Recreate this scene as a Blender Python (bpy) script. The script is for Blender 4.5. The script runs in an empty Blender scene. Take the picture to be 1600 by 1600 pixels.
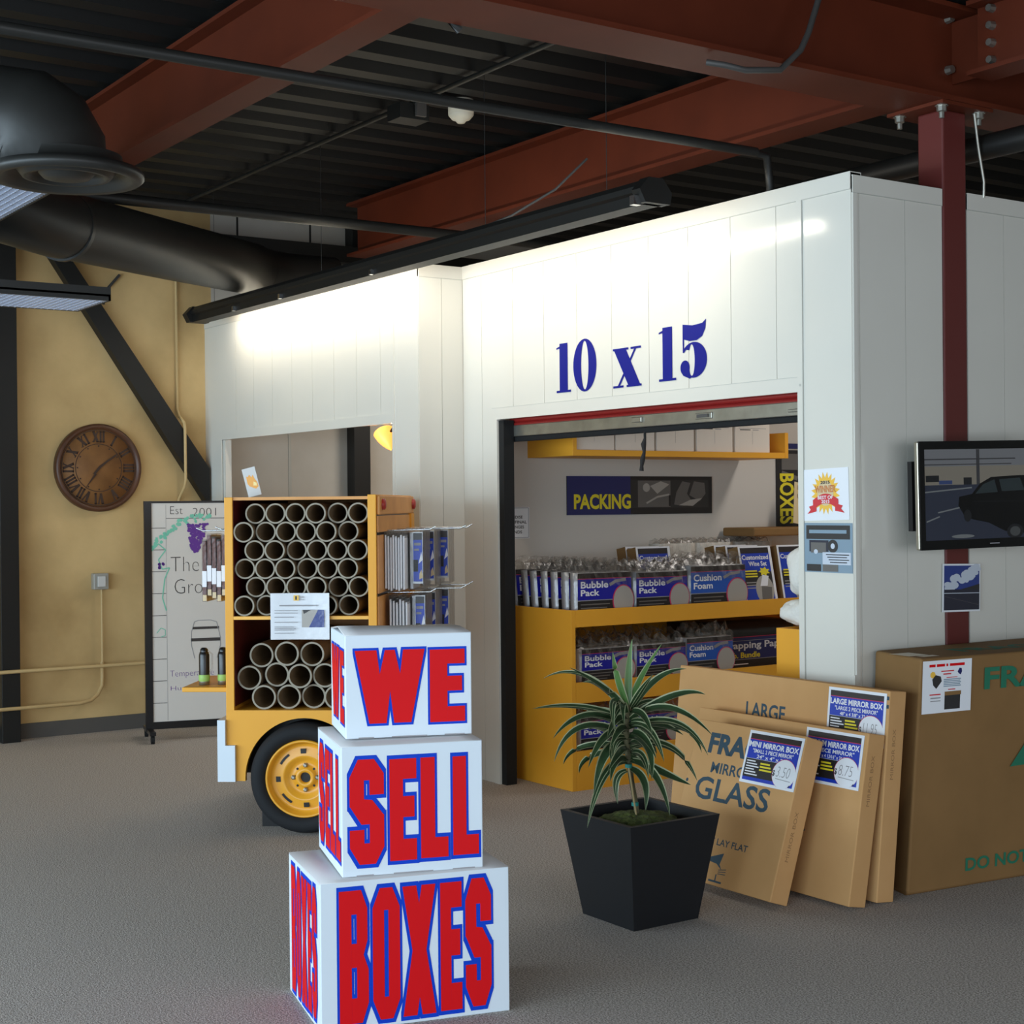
import bpy, bmesh, math, random
from mathutils import Matrix, Vector
random.seed(7)
C = bpy.context.scene.collection
R = math.radians

# ------------------------------------------------------------------ camera, world, daylight, exposure
sc = bpy.context.scene
cam = bpy.data.objects.new('camera', bpy.data.cameras.new('camera'))
C.objects.link(cam)
cam.data.sensor_width = 36.0
cam.data.lens = 36.0 * 2399.15 / 1600.0
cam.data.clip_end = 60
def cam_matrix(yaw, pitch, roll, loc):
    cy, sy, cp, sp, cr, sr = math.cos(yaw), math.sin(yaw), math.cos(pitch), math.sin(pitch), math.cos(roll), math.sin(roll)
    f = Vector((sy * cp, cy * cp, sp)); r = Vector((cy, -sy, 0)); d = f.cross(r)
    r2 = cr * r + sr * d; d2 = -sr * r + cr * d
    m = Matrix.Identity(4)
    for i in range(3):
        m[i][0] = r2[i]; m[i][1] = -d2[i]; m[i][2] = -f[i]; m[i][3] = loc[i]
    return m
cam.matrix_world = cam_matrix(R(-55.682), R(-0.2827), R(0.5233), (0, 0, 1.6))
sc.camera = cam
sc.view_settings.view_transform = 'Standard'
sc.view_settings.look = 'None'
sc.view_settings.exposure = 0.0
sc.view_settings.gamma = 1.0
sc.view_settings.use_curve_mapping = False
sc.cycles.use_denoising = True
sc.cycles.max_bounces = 8
sc.cycles.sample_clamp_indirect = 6.0

w = bpy.data.worlds.new('world'); sc.world = w; w.use_nodes = True
bg = w.node_tree.nodes['Background']
bg.inputs[0].default_value = (0.55, 0.72, 1.0, 1); bg.inputs[1].default_value = 0.9

def area(name, loc, direction, sx, sy, power, col):
    l = bpy.data.lights.new(name, 'AREA'); l.shape = 'RECTANGLE'; l.size = sx; l.size_y = sy; l.energy = power; l.color = col
    o = bpy.data.objects.new(name, l); C.objects.link(o); o.location = loc
    o.rotation_euler = Vector(direction).to_track_quat('-Z', 'Y').to_euler()
    return o
# daylight through the shop windows behind and beside the camera
area('daylight_front', (-3.6, -3.35, 1.45), (0, 1, 0), 12.5, 2.3, 760, (0.69, 0.87, 1.0))
area('daylight_right', (3.3, 1.5, 1.45), (-1, 0, 0), 9.0, 2.3, 170, (0.95, 0.97, 1.0))

# ------------------------------------------------------------------ materials
def lin(c):
    c = c / 255.0
    return c / 12.92 if c <= 0.04045 else ((c + 0.055) / 1.055) ** 2.4
def rgb(r, g, b): return (lin(r), lin(g), lin(b), 1)
M = {}
def mat(name, col, rough=0.6, metal=0.0, spec=0.5, noise=None, bump=None, emit=None):
    """noise = (scale, second colour, detail, contrast low, high); bump = (scale, strength, distance)"""
    m = bpy.data.materials.new(name); m.use_nodes = True; M[name] = m
    nt = m.node_tree; b = nt.nodes['Principled BSDF']
    b.inputs['Base Color'].default_value = rgb(*col)
    b.inputs['Roughness'].default_value = rough; b.inputs['Metallic'].default_value = metal
    b.inputs['Specular IOR Level'].default_value = spec
    tc = nt.nodes.new('ShaderNodeTexCoord')
    if noise:
        n = nt.nodes.new('ShaderNodeTexNoise'); n.inputs['Scale'].default_value = noise[0]; n.inputs['Detail'].default_value = noise[2]
        nt.links.new(tc.outputs['Object'], n.inputs['Vector'])
        rp = nt.nodes.new('ShaderNodeValToRGB')
        rp.color_ramp.elements[0].position = noise[3]; rp.color_ramp.elements[1].position = noise[4]
        rp.color_ramp.elements[0].color = rgb(*col); rp.color_ramp.elements[1].color = rgb(*noise[1])
        nt.links.new(n.outputs['Fac'], rp.inputs['Fac']); nt.links.new(rp.outputs['Color'], b.inputs['Base Color'])
    if bump:
        n = nt.nodes.new('ShaderNodeTexNoise'); n.inputs['Scale'].default_value = bump[0]; n.inputs['Detail'].default_value = 4
        nt.links.new(tc.outputs['Object'], n.inputs['Vector'])
        bp = nt.nodes.new('ShaderNodeBump'); bp.inputs['Strength'].default_value = bump[1]; bp.inputs['Distance'].default_value = bump[2]
        nt.links.new(n.outputs['Fac'], bp.inputs['Height']); nt.links.new(bp.outputs['Normal'], b.inputs['Normal'])
    if emit:
        b.inputs['Emission Color'].default_value = rgb(*emit[0]); b.inputs['Emission Strength'].default_value = emit[1]
    return m
def clear(name, gloss=0.22, tint=(255, 255, 255), bump=(30, 0.6, 0.01)):
    m = bpy.data.materials.new(name); m.use_nodes = True; M[name] = m
    nt = m.node_tree; nt.nodes.remove(nt.nodes['Principled BSDF'])
    out = nt.nodes['Material Output']
    t = nt.nodes.new('ShaderNodeBsdfTransparent'); t.inputs[0].default_value = rgb(*tint)
    g = nt.nodes.new('ShaderNodeBsdfGlossy'); g.inputs['Roughness'].default_value = 0.3; g.inputs[0].default_value = (.55, .55, .55, 1)
    mx = nt.nodes.new('ShaderNodeMixShader'); lw = nt.nodes.new('ShaderNodeLayerWeight'); lw.inputs[0].default_value = gloss
    nt.links.new(lw.outputs['Facing'], mx.inputs[0]); nt.links.new(t.outputs[0], mx.inputs[1]); nt.links.new(g.outputs[0], mx.inputs[2])
    nt.links.new(mx.outputs[0], out.inputs['Surface'])
    if bump:
        n = nt.nodes.new('ShaderNodeTexNoise'); n.inputs['Scale'].default_value = bump[0]
        tc = nt.nodes.new('ShaderNodeTexCoord'); nt.links.new(tc.outputs['Object'], n.inputs['Vector'])
        bp = nt.nodes.new('ShaderNodeBump'); bp.inputs['Strength'].default_value = bump[1]; bp.inputs['Distance'].default_value = bump[2]
        nt.links.new(n.outputs['Fac'], bp.inputs['Height'])
        nt.links.new(bp.outputs['Normal'], g.inputs['Normal']); nt.links.new(bp.outputs['Normal'], lw.inputs['Normal'])
    return m

mat('carpet', (206, 197, 188), 0.95, spec=0.1, noise=(150, (128, 120, 113), 3, 0.36, 0.66), bump=(200, 0.6, 0.008))
mat('deck', (22, 22, 21), 0.55, spec=0.3)
mat('black_paint', (24, 23, 21), 0.5, spec=0.35)
mat('duct_black', (38, 38, 36), 0.45, spec=0.4)
mat('plaster_beige', (216, 184, 130), 0.8, spec=0.2, noise=(1.6, (172, 142, 94), 6, 0.35, 0.75), bump=(14, 0.15, 0.01))
mat('wall_grey', (190, 184, 174), 0.8, spec=0.2, noise=(2, (176, 168, 156), 4, 0.3, 0.7))
mat('panel_white', (219, 216, 206), 0.15, spec=0.45, noise=(1.2, (214, 211, 201), 3, 0.3, 0.7), bump=(2.5, 0.05, 0.01))
mat('panel_seam', (186, 186, 178), 0.6)
mat('inner_wall', (206, 200, 192), 0.6, spec=0.3)
mat('base_grey', (84, 80, 76), 0.6)
mat('steel_red', (94, 40, 22), 0.55, spec=0.2, noise=(3, (84, 35, 19), 4, 0.3, 0.7))
mat('steel_maroon', (98, 42, 38), 0.45, spec=0.35)
mat('red_slat', (140, 32, 30), 0.4)
mat('galvanised', (176, 174, 164), 0.38, metal=0.85, noise=(9, (150, 148, 138), 5, 0.3, 0.7))
mat('chrome', (215, 215, 215), 0.2, metal=1.0)
mat('rubber', (26, 27, 28), 0.7, spec=0.3, bump=(60, 0.2, 0.004))
mat('tire', (33, 34, 36), 0.75, spec=0.25)
mat('yellow', (238, 170, 52), 0.45, spec=0.35, noise=(2, (230, 160, 44), 3, 0.3, 0.7))
mat('yellow_edge', (244, 178, 62), 0.45)
mat('orange_wood', (222, 158, 84), 0.5, noise=(6, (206, 140, 70), 4, 0.3, 0.7))
mat('maroon', (96, 26, 24), 0.5)
mat('rim_yellow', (236, 166, 44), 0.35, spec=0.5)
mat('white_print', (214, 224, 232), 0.45, spec=0.35)
mat('white_top', (206, 204, 204), 0.6)
mat('paper', (232, 234, 238), 0.5, spec=0.3)
mat('print_red', (212, 14, 22), 0.5, spec=0.15)
mat('print_blue', (4, 62, 190), 0.5, spec=0.15)
mat('digit_blue', (14, 22, 124), 0.5, spec=0.2)
mat('navy', (26, 32, 96), 0.4)
mat('pack_blue', (20, 24, 150), 0.35)
mat('pack_blue_light', (30, 84, 176), 0.35)
mat('label_blue', (6, 54, 176), 0.4)
mat('label_black', (34, 26, 28), 0.4)
mat('silver_film', (172, 172, 174), 0.35, metal=0.3, bump=(40, 0.4, 0.01))
mat('foam_white', (226, 224, 216), 0.6, bump=(60, 0.5, 0.01))
mat('print_white', (232, 232, 236), 0.5)
mat('print_grey', (150, 148, 150), 0.6)
mat('print_yellow', (232, 214, 40), 0.5)
mat('print_black', (26, 24, 26), 0.5)
mat('magenta_line', (190, 40, 90), 0.5)
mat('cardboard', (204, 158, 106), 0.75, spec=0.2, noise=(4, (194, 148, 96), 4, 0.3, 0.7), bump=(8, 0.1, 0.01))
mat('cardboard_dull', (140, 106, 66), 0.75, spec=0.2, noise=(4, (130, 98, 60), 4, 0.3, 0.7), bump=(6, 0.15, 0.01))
mat('ink_teal', (44, 70, 84), 0.7)
mat('ink_green', (30, 112, 84), 0.7)
mat('ink_soft', (150, 112, 72), 0.8)
mat('tape', (206, 190, 160), 0.3)
mat('tube_inner', (150, 128, 100), 0.9, spec=0.1)
mat('tube_card', (140, 118, 92), 0.8, spec=0.15)
mat('tube_rim', (158, 150, 134), 0.7, spec=0.2)
mat('planter_black', (25, 26, 29), 0.55, spec=0.3)
mat('planter_rim', (58, 56, 55), 0.6)
mat('moss', (86, 96, 40), 0.95, noise=(40, (52, 62, 22), 5, 0.3, 0.7), bump=(60, 1.0, 0.02))
mat('leaf_green', (50, 74, 44), 0.5, spec=0.3, noise=(18, (38, 58, 34), 3, 0.3, 0.7))
mat('leaf_edge', (160, 166, 128), 0.45)
mat('leaf_young', (84, 124, 62), 0.45)
mat('stem_brown', (104, 100, 70), 0.8, noise=(30, (70, 66, 44), 3, 0.3, 0.7))
mat('stake', (150, 132, 92), 0.8)
mat('tie_teal', (0, 120, 112), 0.5)
mat('clock_wood', (142, 98, 56), 0.6, spec=0.25, noise=(7, (116, 78, 44), 6, 0.3, 0.7))
mat('clock_rim', (92, 56, 34), 0.45, noise=(6, (72, 42, 26), 4, 0.3, 0.7))
mat('clock_ink', (56, 36, 26), 0.6)
mat('board_white', (214, 208, 200), 0.25, spec=0.5)
mat('marker_black', (60, 54, 52), 0.6)
mat('marker_teal', (120, 196, 168), 0.6)
mat('marker_purple', (98, 48, 140), 0.6)
mat('conduit', (200, 170, 118), 0.6)
mat('box_grey', (170, 168, 160), 0.5, metal=0.3)
mat('plastic_black', (20, 20, 22), 0.3, spec=0.5)
mat('tv_bezel', (14, 14, 15), 0.18, spec=0.5)
mat('tv_edge', (176, 168, 150), 0.3, metal=0.8)
mat('detector', (224, 216, 196), 0.5)
mat('louver', (214, 220, 232), 0.25, metal=0.6)
mat('louver_back', (200, 210, 226), 0.4, emit=((200, 215, 240), 0.25))
mat('archive_white', (226, 216, 204), 0.6)
mat('orange_print', (240, 190, 70), 0.5)
mat('ribbon_red', (206, 48, 56), 0.5)
mat('photo_grey', (104, 100, 96), 0.5)
mat('photo_light', (168, 162, 154), 0.5)
mat('photo_dark', (46, 44, 44), 0.5)
mat('sky_blue', (44, 62, 132), 0.5)
mat('cloud_white', (196, 204, 216), 0.5)
mat('road_dark', (42, 42, 56), 0.5)
mat('photo_blue', (128, 150, 166), 0.5)
mat('rope_dark', (34, 32, 32), 0.9, bump=(120, 0.6, 0.005))
mat('cable_grey', (64, 62, 60), 0.5)
mat('brown_strap', (96, 56, 48), 0.6)
mat('cream', (214, 192, 150), 0.6)
mat('green_band', (150, 190, 96), 0.5)
mat('shade_glow', (255, 200, 110), 0.4, emit=((255, 170, 70), 1.3))
mat('lamp_tube', (255, 250, 235), 0.4, emit=((255, 240, 212), 9.0))
mat('bronze', (60, 44, 32), 0.4, metal=0.6)
mat('knob_red', (176, 54, 46), 0.4)
mat('lamp_reflect', (240, 168, 72), 0.5)
mat('lamp_reflect_core', (252, 226, 150), 0.5)
mat('grey_white', (206, 204, 200), 0.5)
clear('film', 0.26)
clear('glass', 0.12, bump=None)
def reflect_mat(name, col, k=0.38):  # weakly glowing colours that paint the reflected parking lot on the dark TV
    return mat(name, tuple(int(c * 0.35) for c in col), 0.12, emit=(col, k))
reflect_mat('reflect_sky', (120, 124, 130)); reflect_mat('reflect_wall', (134, 130, 120)); reflect_mat('reflect_road', (52, 58, 74))
reflect_mat('reflect_car', (18, 19, 21)); reflect_mat('reflect_window', (48, 58, 62)); reflect_mat('reflect_line', (118, 124, 128))
reflect_mat('reflect_tail', (150, 36, 46)); reflect_mat('reflect_rim', (76, 80, 82)); reflect_mat('reflect_blue', (60, 76, 120)); reflect_mat('reflect_pole', (66, 68, 72))
reflect_mat('reflect_dark', (36, 38, 42))

# ------------------------------------------------------------------ mesh builder
def frame(o, right, up):
    x = Vector(right).normalized(); y = Vector(up).normalized(); z = x.cross(y).normalized(); y = z.cross(x)
    m = Matrix.Identity(4)
    for i in range(3):
        m[i][0] = x[i]; m[i][1] = y[i]; m[i][2] = z[i]; m[i][3] = o[i]
    return m
def front(x=0, y=0, z=0):            # local picture plane on a thing's front: x right, y up, z out towards -Y
    return frame((x, y, z), (1, 0, 0), (0, 0, 1))
def hull(pts):
    pts = sorted(set((round(a, 6), round(b, 6)) for a, b in pts))
    def half(ps):
        h = []
        for p in ps:
            while len(h) > 1 and (h[-1][0] - h[-2][0]) * (p[1] - h[-2][1]) - (h[-1][1] - h[-2][1]) * (p[0] - h[-2][0]) <= 0: h.pop()
            h.append(p)
        return h
    a = half(pts); b = half(pts[::-1])
    return a[:-1] + b[:-1]
_txt = {}
def glyphs(s, bold, shear):
    k = (s, bold, shear)
    if k not in _txt:
        cu = bpy.data.curves.new('lettering', 'FONT'); cu.body = s; cu.size = 1.0; cu.offset = bold; cu.shear = shear; cu.resolution_u = 3
        ob = bpy.data.objects.new('lettering', cu)
        me = ob.to_mesh()
        vs = [v.co.copy() for v in me.vertices]; fs = [tuple(p.vertices) for p in me.polygons]
        ob.to_mesh_clear(); bpy.data.objects.remove(ob); bpy.data.curves.remove(cu)
        _txt[k] = (vs, fs)
    return _txt[k]
class MB:
    def __init__(s): s.v = []; s.f = []; s.mi = []; s.sm = []; s.mats = []
    def add(s, vs, fs, m, T=None, smooth=False):
        if m not in s.mats: s.mats.append(m)
        k = s.mats.index(m); o = len(s.v)
        for p in vs:
            p = Vector(p); s.v.append(T @ p if T is not None else p)
        for f in fs:
            s.f.append(tuple(i + o for i in f)); s.mi.append(k); s.sm.append(smooth)
        return s
    def box(s, x0, y0, z0, x1, y1, z1, m, T=None):
        v = [(x, y, z) for x in (x0, x1) for y in (y0, y1) for z in (z0, z1)]
        return s.add(v, [(0, 1, 3, 2), (4, 6, 7, 5), (0, 4, 5, 1), (2, 3, 7, 6), (0, 2, 6, 4), (1, 5, 7, 3)], m, T)
    def hexa(s, c, m, T=None):       # c: four bottom corners then four top corners, same order
        return s.add(c, [(0, 1, 2, 3), (4, 5, 6, 7), (0, 1, 5, 4), (1, 2, 6, 5), (2, 3, 7, 6), (3, 0, 4, 7)], m, T)
    def poly(s, pts, z, m, T=None):  # flat shape printed on a face
        return s.add([(p[0], p[1], z) for p in pts], [tuple(range(len(pts)))], m, T)
    def rect(s, x0, y0, x1, y1, z, m, T=None): return s.poly([(x0, y0), (x1, y0), (x1, y1), (x0, y1)], z, m, T)
    def disc(s, cx, cy, rx, ry, z, m, T=None, n=28): return s.poly([(cx + rx * math.cos(2 * math.pi * i / n), cy + ry * math.sin(2 * math.pi * i / n)) for i in range(n)], z, m, T)
    def ring(s, cx, cy, rx, ry, ix, iy, z, m, T=None, n=32, a0=0, a1=360, icx=None):
        v = []; icx = cx if icx is None else icx
        for i in range(n + 1):
            a = R(a0 + (a1 - a0) * i / n)
            v += [(cx + rx * math.cos(a), cy + ry * math.sin(a), z), (icx + ix * math.cos(a), cy + iy * math.sin(a), z)]
        return s.add(v, [(2 * i, 2 * i + 2, 2 * i + 3, 2 * i + 1) for i in range(n)], m, T)
    def prism(s, pts, z0, z1, m, T=None):
        n = len(pts); v = [(p[0], p[1], z0) for p in pts] + [(p[0], p[1], z1) for p in pts]
        return s.add(v, [tuple(range(n))[::-1], tuple(range(n, 2 * n))] + [(i, (i + 1) % n, n + (i + 1) % n, n + i) for i in range(n)], m, T)
    def line(s, pts, wd, z, m, T=None):
        for a, b in zip(pts, pts[1:]):
            a = Vector(a); b = Vector(b); d = (b - a)
            if d.length < 1e-6: continue
            n = Vector((-d.y, d.x)).normalized() * wd / 2
            s.poly([a - n, b - n, b + n, a + n], z, m, T)
        return s
    def tube(s, path, r, m, n=10, T=None, caps=True, smooth=True):
        path = [Vector(p) for p in path]; rs = r if isinstance(r, (list, tuple)) else [r] * len(path)
        v = []; up = None
        for i, p in enumerate(path):
            d = (path[min(i + 1, len(path) - 1)] - path[max(i - 1, 0)]).normalized()
            if up is None: up = Vector((0, 0, 1)) if abs(d.z) < 0.9 else Vector((1, 0, 0))
            a = d.cross(up).normalized(); b = a.cross(d).normalized(); up = b
            for k in range(n):
                t = 2 * math.pi * k / n
                v.append(p + (a * math.cos(t) + b * math.sin(t)) * rs[i])
        f = [(i * n + k, i * n + (k + 1) % n, (i + 1) * n + (k + 1) % n, (i + 1) * n + k) for i in range(len(path) - 1) for k in range(n)]
        s.add(v, f, m, T, smooth)
        if caps: s.add(v[:n], [tuple(range(n))[::-1]], m, T); s.add(v[-n:], [tuple(range(n))], m, T)
        return s
    def cyl(s, a, b, r, m, n=16, T=None): return s.tube([a, b], r, m, n, T)
    def lathe(s, prof, m, n=32, T=None, smooth=True):   # (radius, height) about local z
        v = [(r * math.cos(2 * math.pi * k / n), r * math.sin(2 * math.pi * k / n), z) for r, z in prof for k in range(n)]
        return s.add(v, [(i * n + k, i * n + (k + 1) % n, (i + 1) * n + (k + 1) % n, (i + 1) * n + k) for i in range(len(prof) - 1) for k in range(n)], m, T, smooth)
    def text(s, t, x0, y0, w_, h_, z, m, T=None, bold=0.0, shear=0.0, rot=0):
        vs, fs = glyphs(t, bold, shear)
        if not vs: return s
        ax, bx = min(v.x for v in vs), max(v.x for v in vs); ay, by = min(v.y for v in vs), max(v.y for v in vs)
        if w_ is None: w_ = h_ * (bx - ax) / (by - ay)
        q = []
        for v in vs:
            u, t2 = (v.x - ax) / (bx - ax), (v.y - ay) / (by - ay)
            if rot == -90: u, t2 = t2, 1 - u      # reads downwards
            if rot == 90: u, t2 = 1 - t2, u
            q.append((x0 + u * w_, y0 + t2 * h_, z))
        return s.add(q, fs, m, T)
    def build(s, name, parent=None, loc=None, rot=None, bevel=0, seg=2, fix=True):
        me = bpy.data.meshes.new(name)
        o3 = Vector(loc) if (loc is not None and parent is None and rot is None) else None
        me.from_pydata([(p - o3 if o3 is not None else p) for p in s.v], [], s.f)
        for m in s.mats: me.materials.append(M[m])
        me.polygons.foreach_set('material_index', s.mi); me.polygons.foreach_set('use_smooth', s.sm)
        me.update()
        ob = bpy.data.objects.new(name, me); C.objects.link(ob)
        if loc is not None: ob.location = loc
        if rot is not None: ob.rotation_euler = rot
        if parent is not None: ob.parent = parent
        if bevel:
            b = ob.modifiers.new('edges', 'BEVEL'); b.width = bevel; b.segments = seg; b.limit_method = 'ANGLE'; b.angle_limit = R(40)
        return ob
def tag(o, label, cat, group=None, kind=None):
    o['label'] = label; o['category'] = cat
    if group: o['group'] = group
    if kind: o['kind'] = kind
    return o
def thing(name, label, cat, loc=(0, 0, 0), rz=0.0, group=None, rx=0.0, ry=0.0):
    o = bpy.data.objects.new(name, None); C.objects.link(o); o.empty_display_size = 0.1
    o.location = loc; o.rotation_euler = (rx, ry, rz)
    return tag(o, label, cat, group)
def struct(name, mb, bevel=0):
    o = mb.build(name, bevel=bevel); o['kind'] = 'structure'; return o
def dup(root, loc, rz, label, group=None, rx=None, ry=None):
    r = root.copy(); C.objects.link(r); r.location = loc
    e = root.rotation_euler
    r.rotation_euler = (e.x if rx is None else rx, e.y if ry is None else ry, rz); r['label'] = label
    if group: r['group'] = group
    for ch in [c for c in bpy.data.objects if c.parent is root]:
        c = ch.copy(); C.objects.link(c); c.parent = r
        for g in [k for k in bpy.data.objects if k.parent is ch]:
            d = g.copy(); C.objects.link(d); d.parent = c
    return r
H90 = R(90)

# ------------------------------------------------------------------ room shell
XW = -10.75          # painted wall on the left
XR, YF, YB, ZC = 3.5, -3.6, 10.0, 3.86
struct('floor', MB().box(XW - .1, YF - .1, -0.1, XR + .1, YB + .1, 0, 'carpet'))
b = MB(); pitch = 0.3; x = XW - .1; pr = []
while x < XR + .1:
    pr += [(x, 3.80), (x + .11, 3.80), (x + .14, 3.86), (x + .27, 3.86)]; x += pitch
v = []; f = []
for i, (px, pz) in enumerate(pr): v += [(px, YF - .1, pz), (px, YB + .1, pz)]
f = [(2 * i, 2 * i + 1, 2 * i + 3, 2 * i + 2) for i in range(len(pr) - 1)]
b.add(v, f, 'deck'); b.box(XW - .1, YF - .1, 3.87, XR + .1, YB + .1, 3.95, 'deck')
struct('ceiling', b)
b = MB(); b.box(XW - .1, YF, 0, XW, 4.63, 3.8, 'plaster_beige'); b.box(XW - .1, 4.63, 0, XW, YB, 3.8, 'wall_grey')
for y in (5.267, 6.45): b.box(XW - .01, y - .012, 0, XW + .004, y + .012, 3.3, 'box_grey')
struct('wall_left', b)
struct('baseboard_left', MB().box(XW, YF, 0, XW + .015, 4.57, .105, 'base_grey'))
struct('wall_back', MB().box(XW, YB, 0, XR, YB + .1, 3.8, 'wall_grey'))
b = MB(); b.box(XW, YF - .1, 0, XR, YF, .3, 'wall_grey'); b.box(XW, YF - .1, 2.6, XR, YF, 3.8, 'wall_grey')
b.box(XW, YF - .1, .3, -9.85, YF, 2.6, 'wall_grey'); b.box(2.65, YF - .1, .3, XR, YF, 2.6, 'wall_grey')
struct('wall_front', b)
def glazing(name, T, w_, h_, n):
    b = MB()
    for i in range(n + 1): b.box(i * w_ / n - .03, -.05, 0, i * w_ / n + .03, .05, h_, 'duct_black', T)
    b.box(0, -.05, 0, w_, .05, .06, 'duct_black', T); b.box(0, -.05, h_ - .06, w_, .05, h_, 'duct_black', T)
    b.box(0, -.004, .03, w_, .004, h_ - .03, 'glass', T)
    struct(name, b)
glazing('window_1', Matrix.Translation((-9.85, YF - .05, .3)), 12.5, 2.3, 8)
b = MB(); b.box(XR, YF, 0, XR + .1, YB, .3, 'wall_grey'); b.box(XR, YF, 2.6, XR + .1, YB, 3.8, 'wall_grey')
b.box(XR, YF, .3, XR + .1, -3.0, 2.6, 'wall_grey'); b.box(XR, 6.0, .3, XR + .1, YB, 2.6, 'wall_grey')
struct('wall_right', b)
glazing('window_2', Matrix.Translation((XR + .05, -3.0, .3)) @ Matrix.Rotation(H90, 4, 'Z'), 9.0, 2.3, 6)

# ---- white panel storage units: every facade is one wall built of narrow panels with seams and trim
def panels(b, T, x0, x1, z0, z1, seams, th=.06, cap=True):
    xs = [x0] + list(seams) + [x1]
    for a, c in zip(xs, xs[1:]):
        g0 = .0015 if a != x0 else 0; g1 = .0015 if c != x1 else 0
        b.box(a + g0, 0, z0, c - g1, th, z1, 'panel_white', T)
    b.box(x0 + .002, .012, z0 + .001, x1 - .002, th + .002, z1 - .002, 'panel_seam', T)
    if cap:
        b.box(x0, -.004, z1 - .07, x1, th + .004, z1 + .004, 'panel_white', T)
        b.box(x0, -.0045, z1 - .073, x1, .0, z1 - .0705, 'panel_seam', T)
YC, XS = 4.883, -4.574
b = MB(); T = Matrix.Translation((0, YC, 0))
panels(b, T, -7.650, -7.30, 0, 3.0, [-7.45])
panels(b, T, -7.30, -4.897, 2.09, 3.0, [-7.13 + .3 * i for i in range(8)])
panels(b, T, -4.897, XS - .004, 0, 3.0, [])
b.box(-7.34, -.006, 2.085, -4.897, .02, 2.15, 'panel_white', T)          # opening trim
b.box(-7.34, -.0065, 2.15, -4.897, 0, 2.1525, 'panel_seam', T)
b.box(-4.897, -.006, 0, -4.865, .02, 2.93, 'panel_white', T); b.box(-4.866, -.0065, 0, -4.8635, 0, 2.93, 'panel_seam', T)
b.box(-7.34, -.006, 0, -7.29, .02, 2.085, 'panel_white', T); b.box(-7.341, -.003, 0, -7.2905, .0, 2.085, 'panel_seam', T)
b.box(-4.60, -.006, 0, XS + .004, .02, .86, 'panel_white', T)
b.disc(-4.88, 2.115, .006, .006, .008, 'panel_seam', T @ front(), n=8)
struct('wall_center', b)
b = MB(); T = Matrix.Translation((0, 4.577, 0))
panels(b, T, XW, -10.446, 0, 3.0, [])
panels(b, T, -10.446, -7.95, 2.10, 3.0, [-10.2 + .3 * i for i in range(8)])
panels(b, T, -7.95, -7.658, 0, 3.0, [])
b.box(-10.49, -.006, 2.09, -7.955, .02, 2.15, 'panel_white', T); b.box(-7.955, -.006, 0, -7.93, .02, 2.93, 'panel_white', T)
b.box(-10.50, -.006, 0, -10.446, .02, 2.09, 'panel_white', T); b.box(-10.4455, .004, 0, -10.40, .05, 2.088, 'panel_white', T)
struct('wall_far', b)
b = MB(); T = Matrix.Translation((-7.653, 4.577, 0)) @ Matrix.Rotation(H90, 4, 'Z')   # local x -> +Y, local y -> -X
panels(b, T, .004, .306, 0, 2.998, [.16])
struct('wall_return', b)
b = MB(); b.box(-7.69, 4.944, 0, -7.63, 9.0, 3.0, 'inner_wall'); b.box(-7.69, 9.0, 0, -4.574, 9.06, 3.0, 'inner_wall')
struct('wall_inside', b)
b = MB(); T = Matrix.Translation((XS, YC, 0)) @ Matrix.Rotation(H90, 4, 'Z')
panels(b, T, .004, .574, 0, 2.985, [.045, .332])
panels(b, T, .745, 4.2, 0, 2.985, [1.0 + .3 * i for i in range(10)])
b.box(.006, -.004, .83, .03, .02, 2.915, 'panel_white', T)
struct('wall_side', b)

# ------------------------------------------------------------------ structural steel
def ibeam(b, axis, a0, a1, c, z0, z1, wd, m, tf=.02, tw=.014):
    def bx(u0, v0, z0, u1, v1, z1):
        if axis == 'x': b.box(u0, v0, z0, u1, v1, z1, m)
        else: b.box(v0, u0, z0, v1, u1, z1, m)
    bx(a0, c - wd / 2, z0, a1, c + wd / 2, z0 + tf); bx(a0, c - wd / 2, z1 - tf, a1, c + wd / 2, z1); bx(a0, c - tw / 2, z0 + tf, a1, c + tw / 2, z1 - tf)
    return b
g = thing('steel_girder', 'deep red steel girder overhead running along the right, resting on the red column', 'beam', (-4.62, 5.5, 3.36))
b = MB(); ibeam(b, 'y', -5.5 - 3.4, 4.3, 0, 0, .43, .28, 'steel_red', .022); b.build('girder_body', g)
for z in (.19, .42):
    MB().lathe([(0, .03), (.018, .03), (.022, .0)], 'galvanised', 8, frame((.007, .05, z - .01), (0, 1, 0), (0, 0, 1)), False).build('bolt', g)
def xbeam(label, x0, x1, y, z0, wd, z1=3.764, m='steel_red'):
    b = MB(); ibeam(b, 'x', x0, x1, y, z0, z1, wd, m)
    tag(b.build('steel_beam', loc=((x0 + x1) / 2, y, z0)), label, 'beam', None, 'thing')
xbeam('red steel beam crossing over the round ceiling diffuser to the girder', -10.6, -4.63, 2.83, 3.385, .155)
xbeam('red steel beam passing above the black strip light and the numbers', -9.75, -4.63, 5.34, 3.385, .195)
xbeam('dark red steel beam deep behind the black pipe at upper right', -4.47, 3.4, 7.6, 3.3, .2)
g = thing('steel_beam', 'short red steel beam bolted to the near side of the girder above the column', 'beam', (-4.6, 5.54, 3.46))
b = MB(); T = Matrix.Translation((4.6, -5.54, -3.46)); bb = MB(); ibeam(bb, 'x', -4.43, 3.4, 5.54, 3.46, 3.785, .17, 'steel_red')
for p in bb.v: p += Vector((4.6, -5.54, -3.46))
bb.build('beam_body', g); MB().box(-.012, .04, .02, .2, .052, .30, 'steel_red').build('connection_plate', g)
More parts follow.
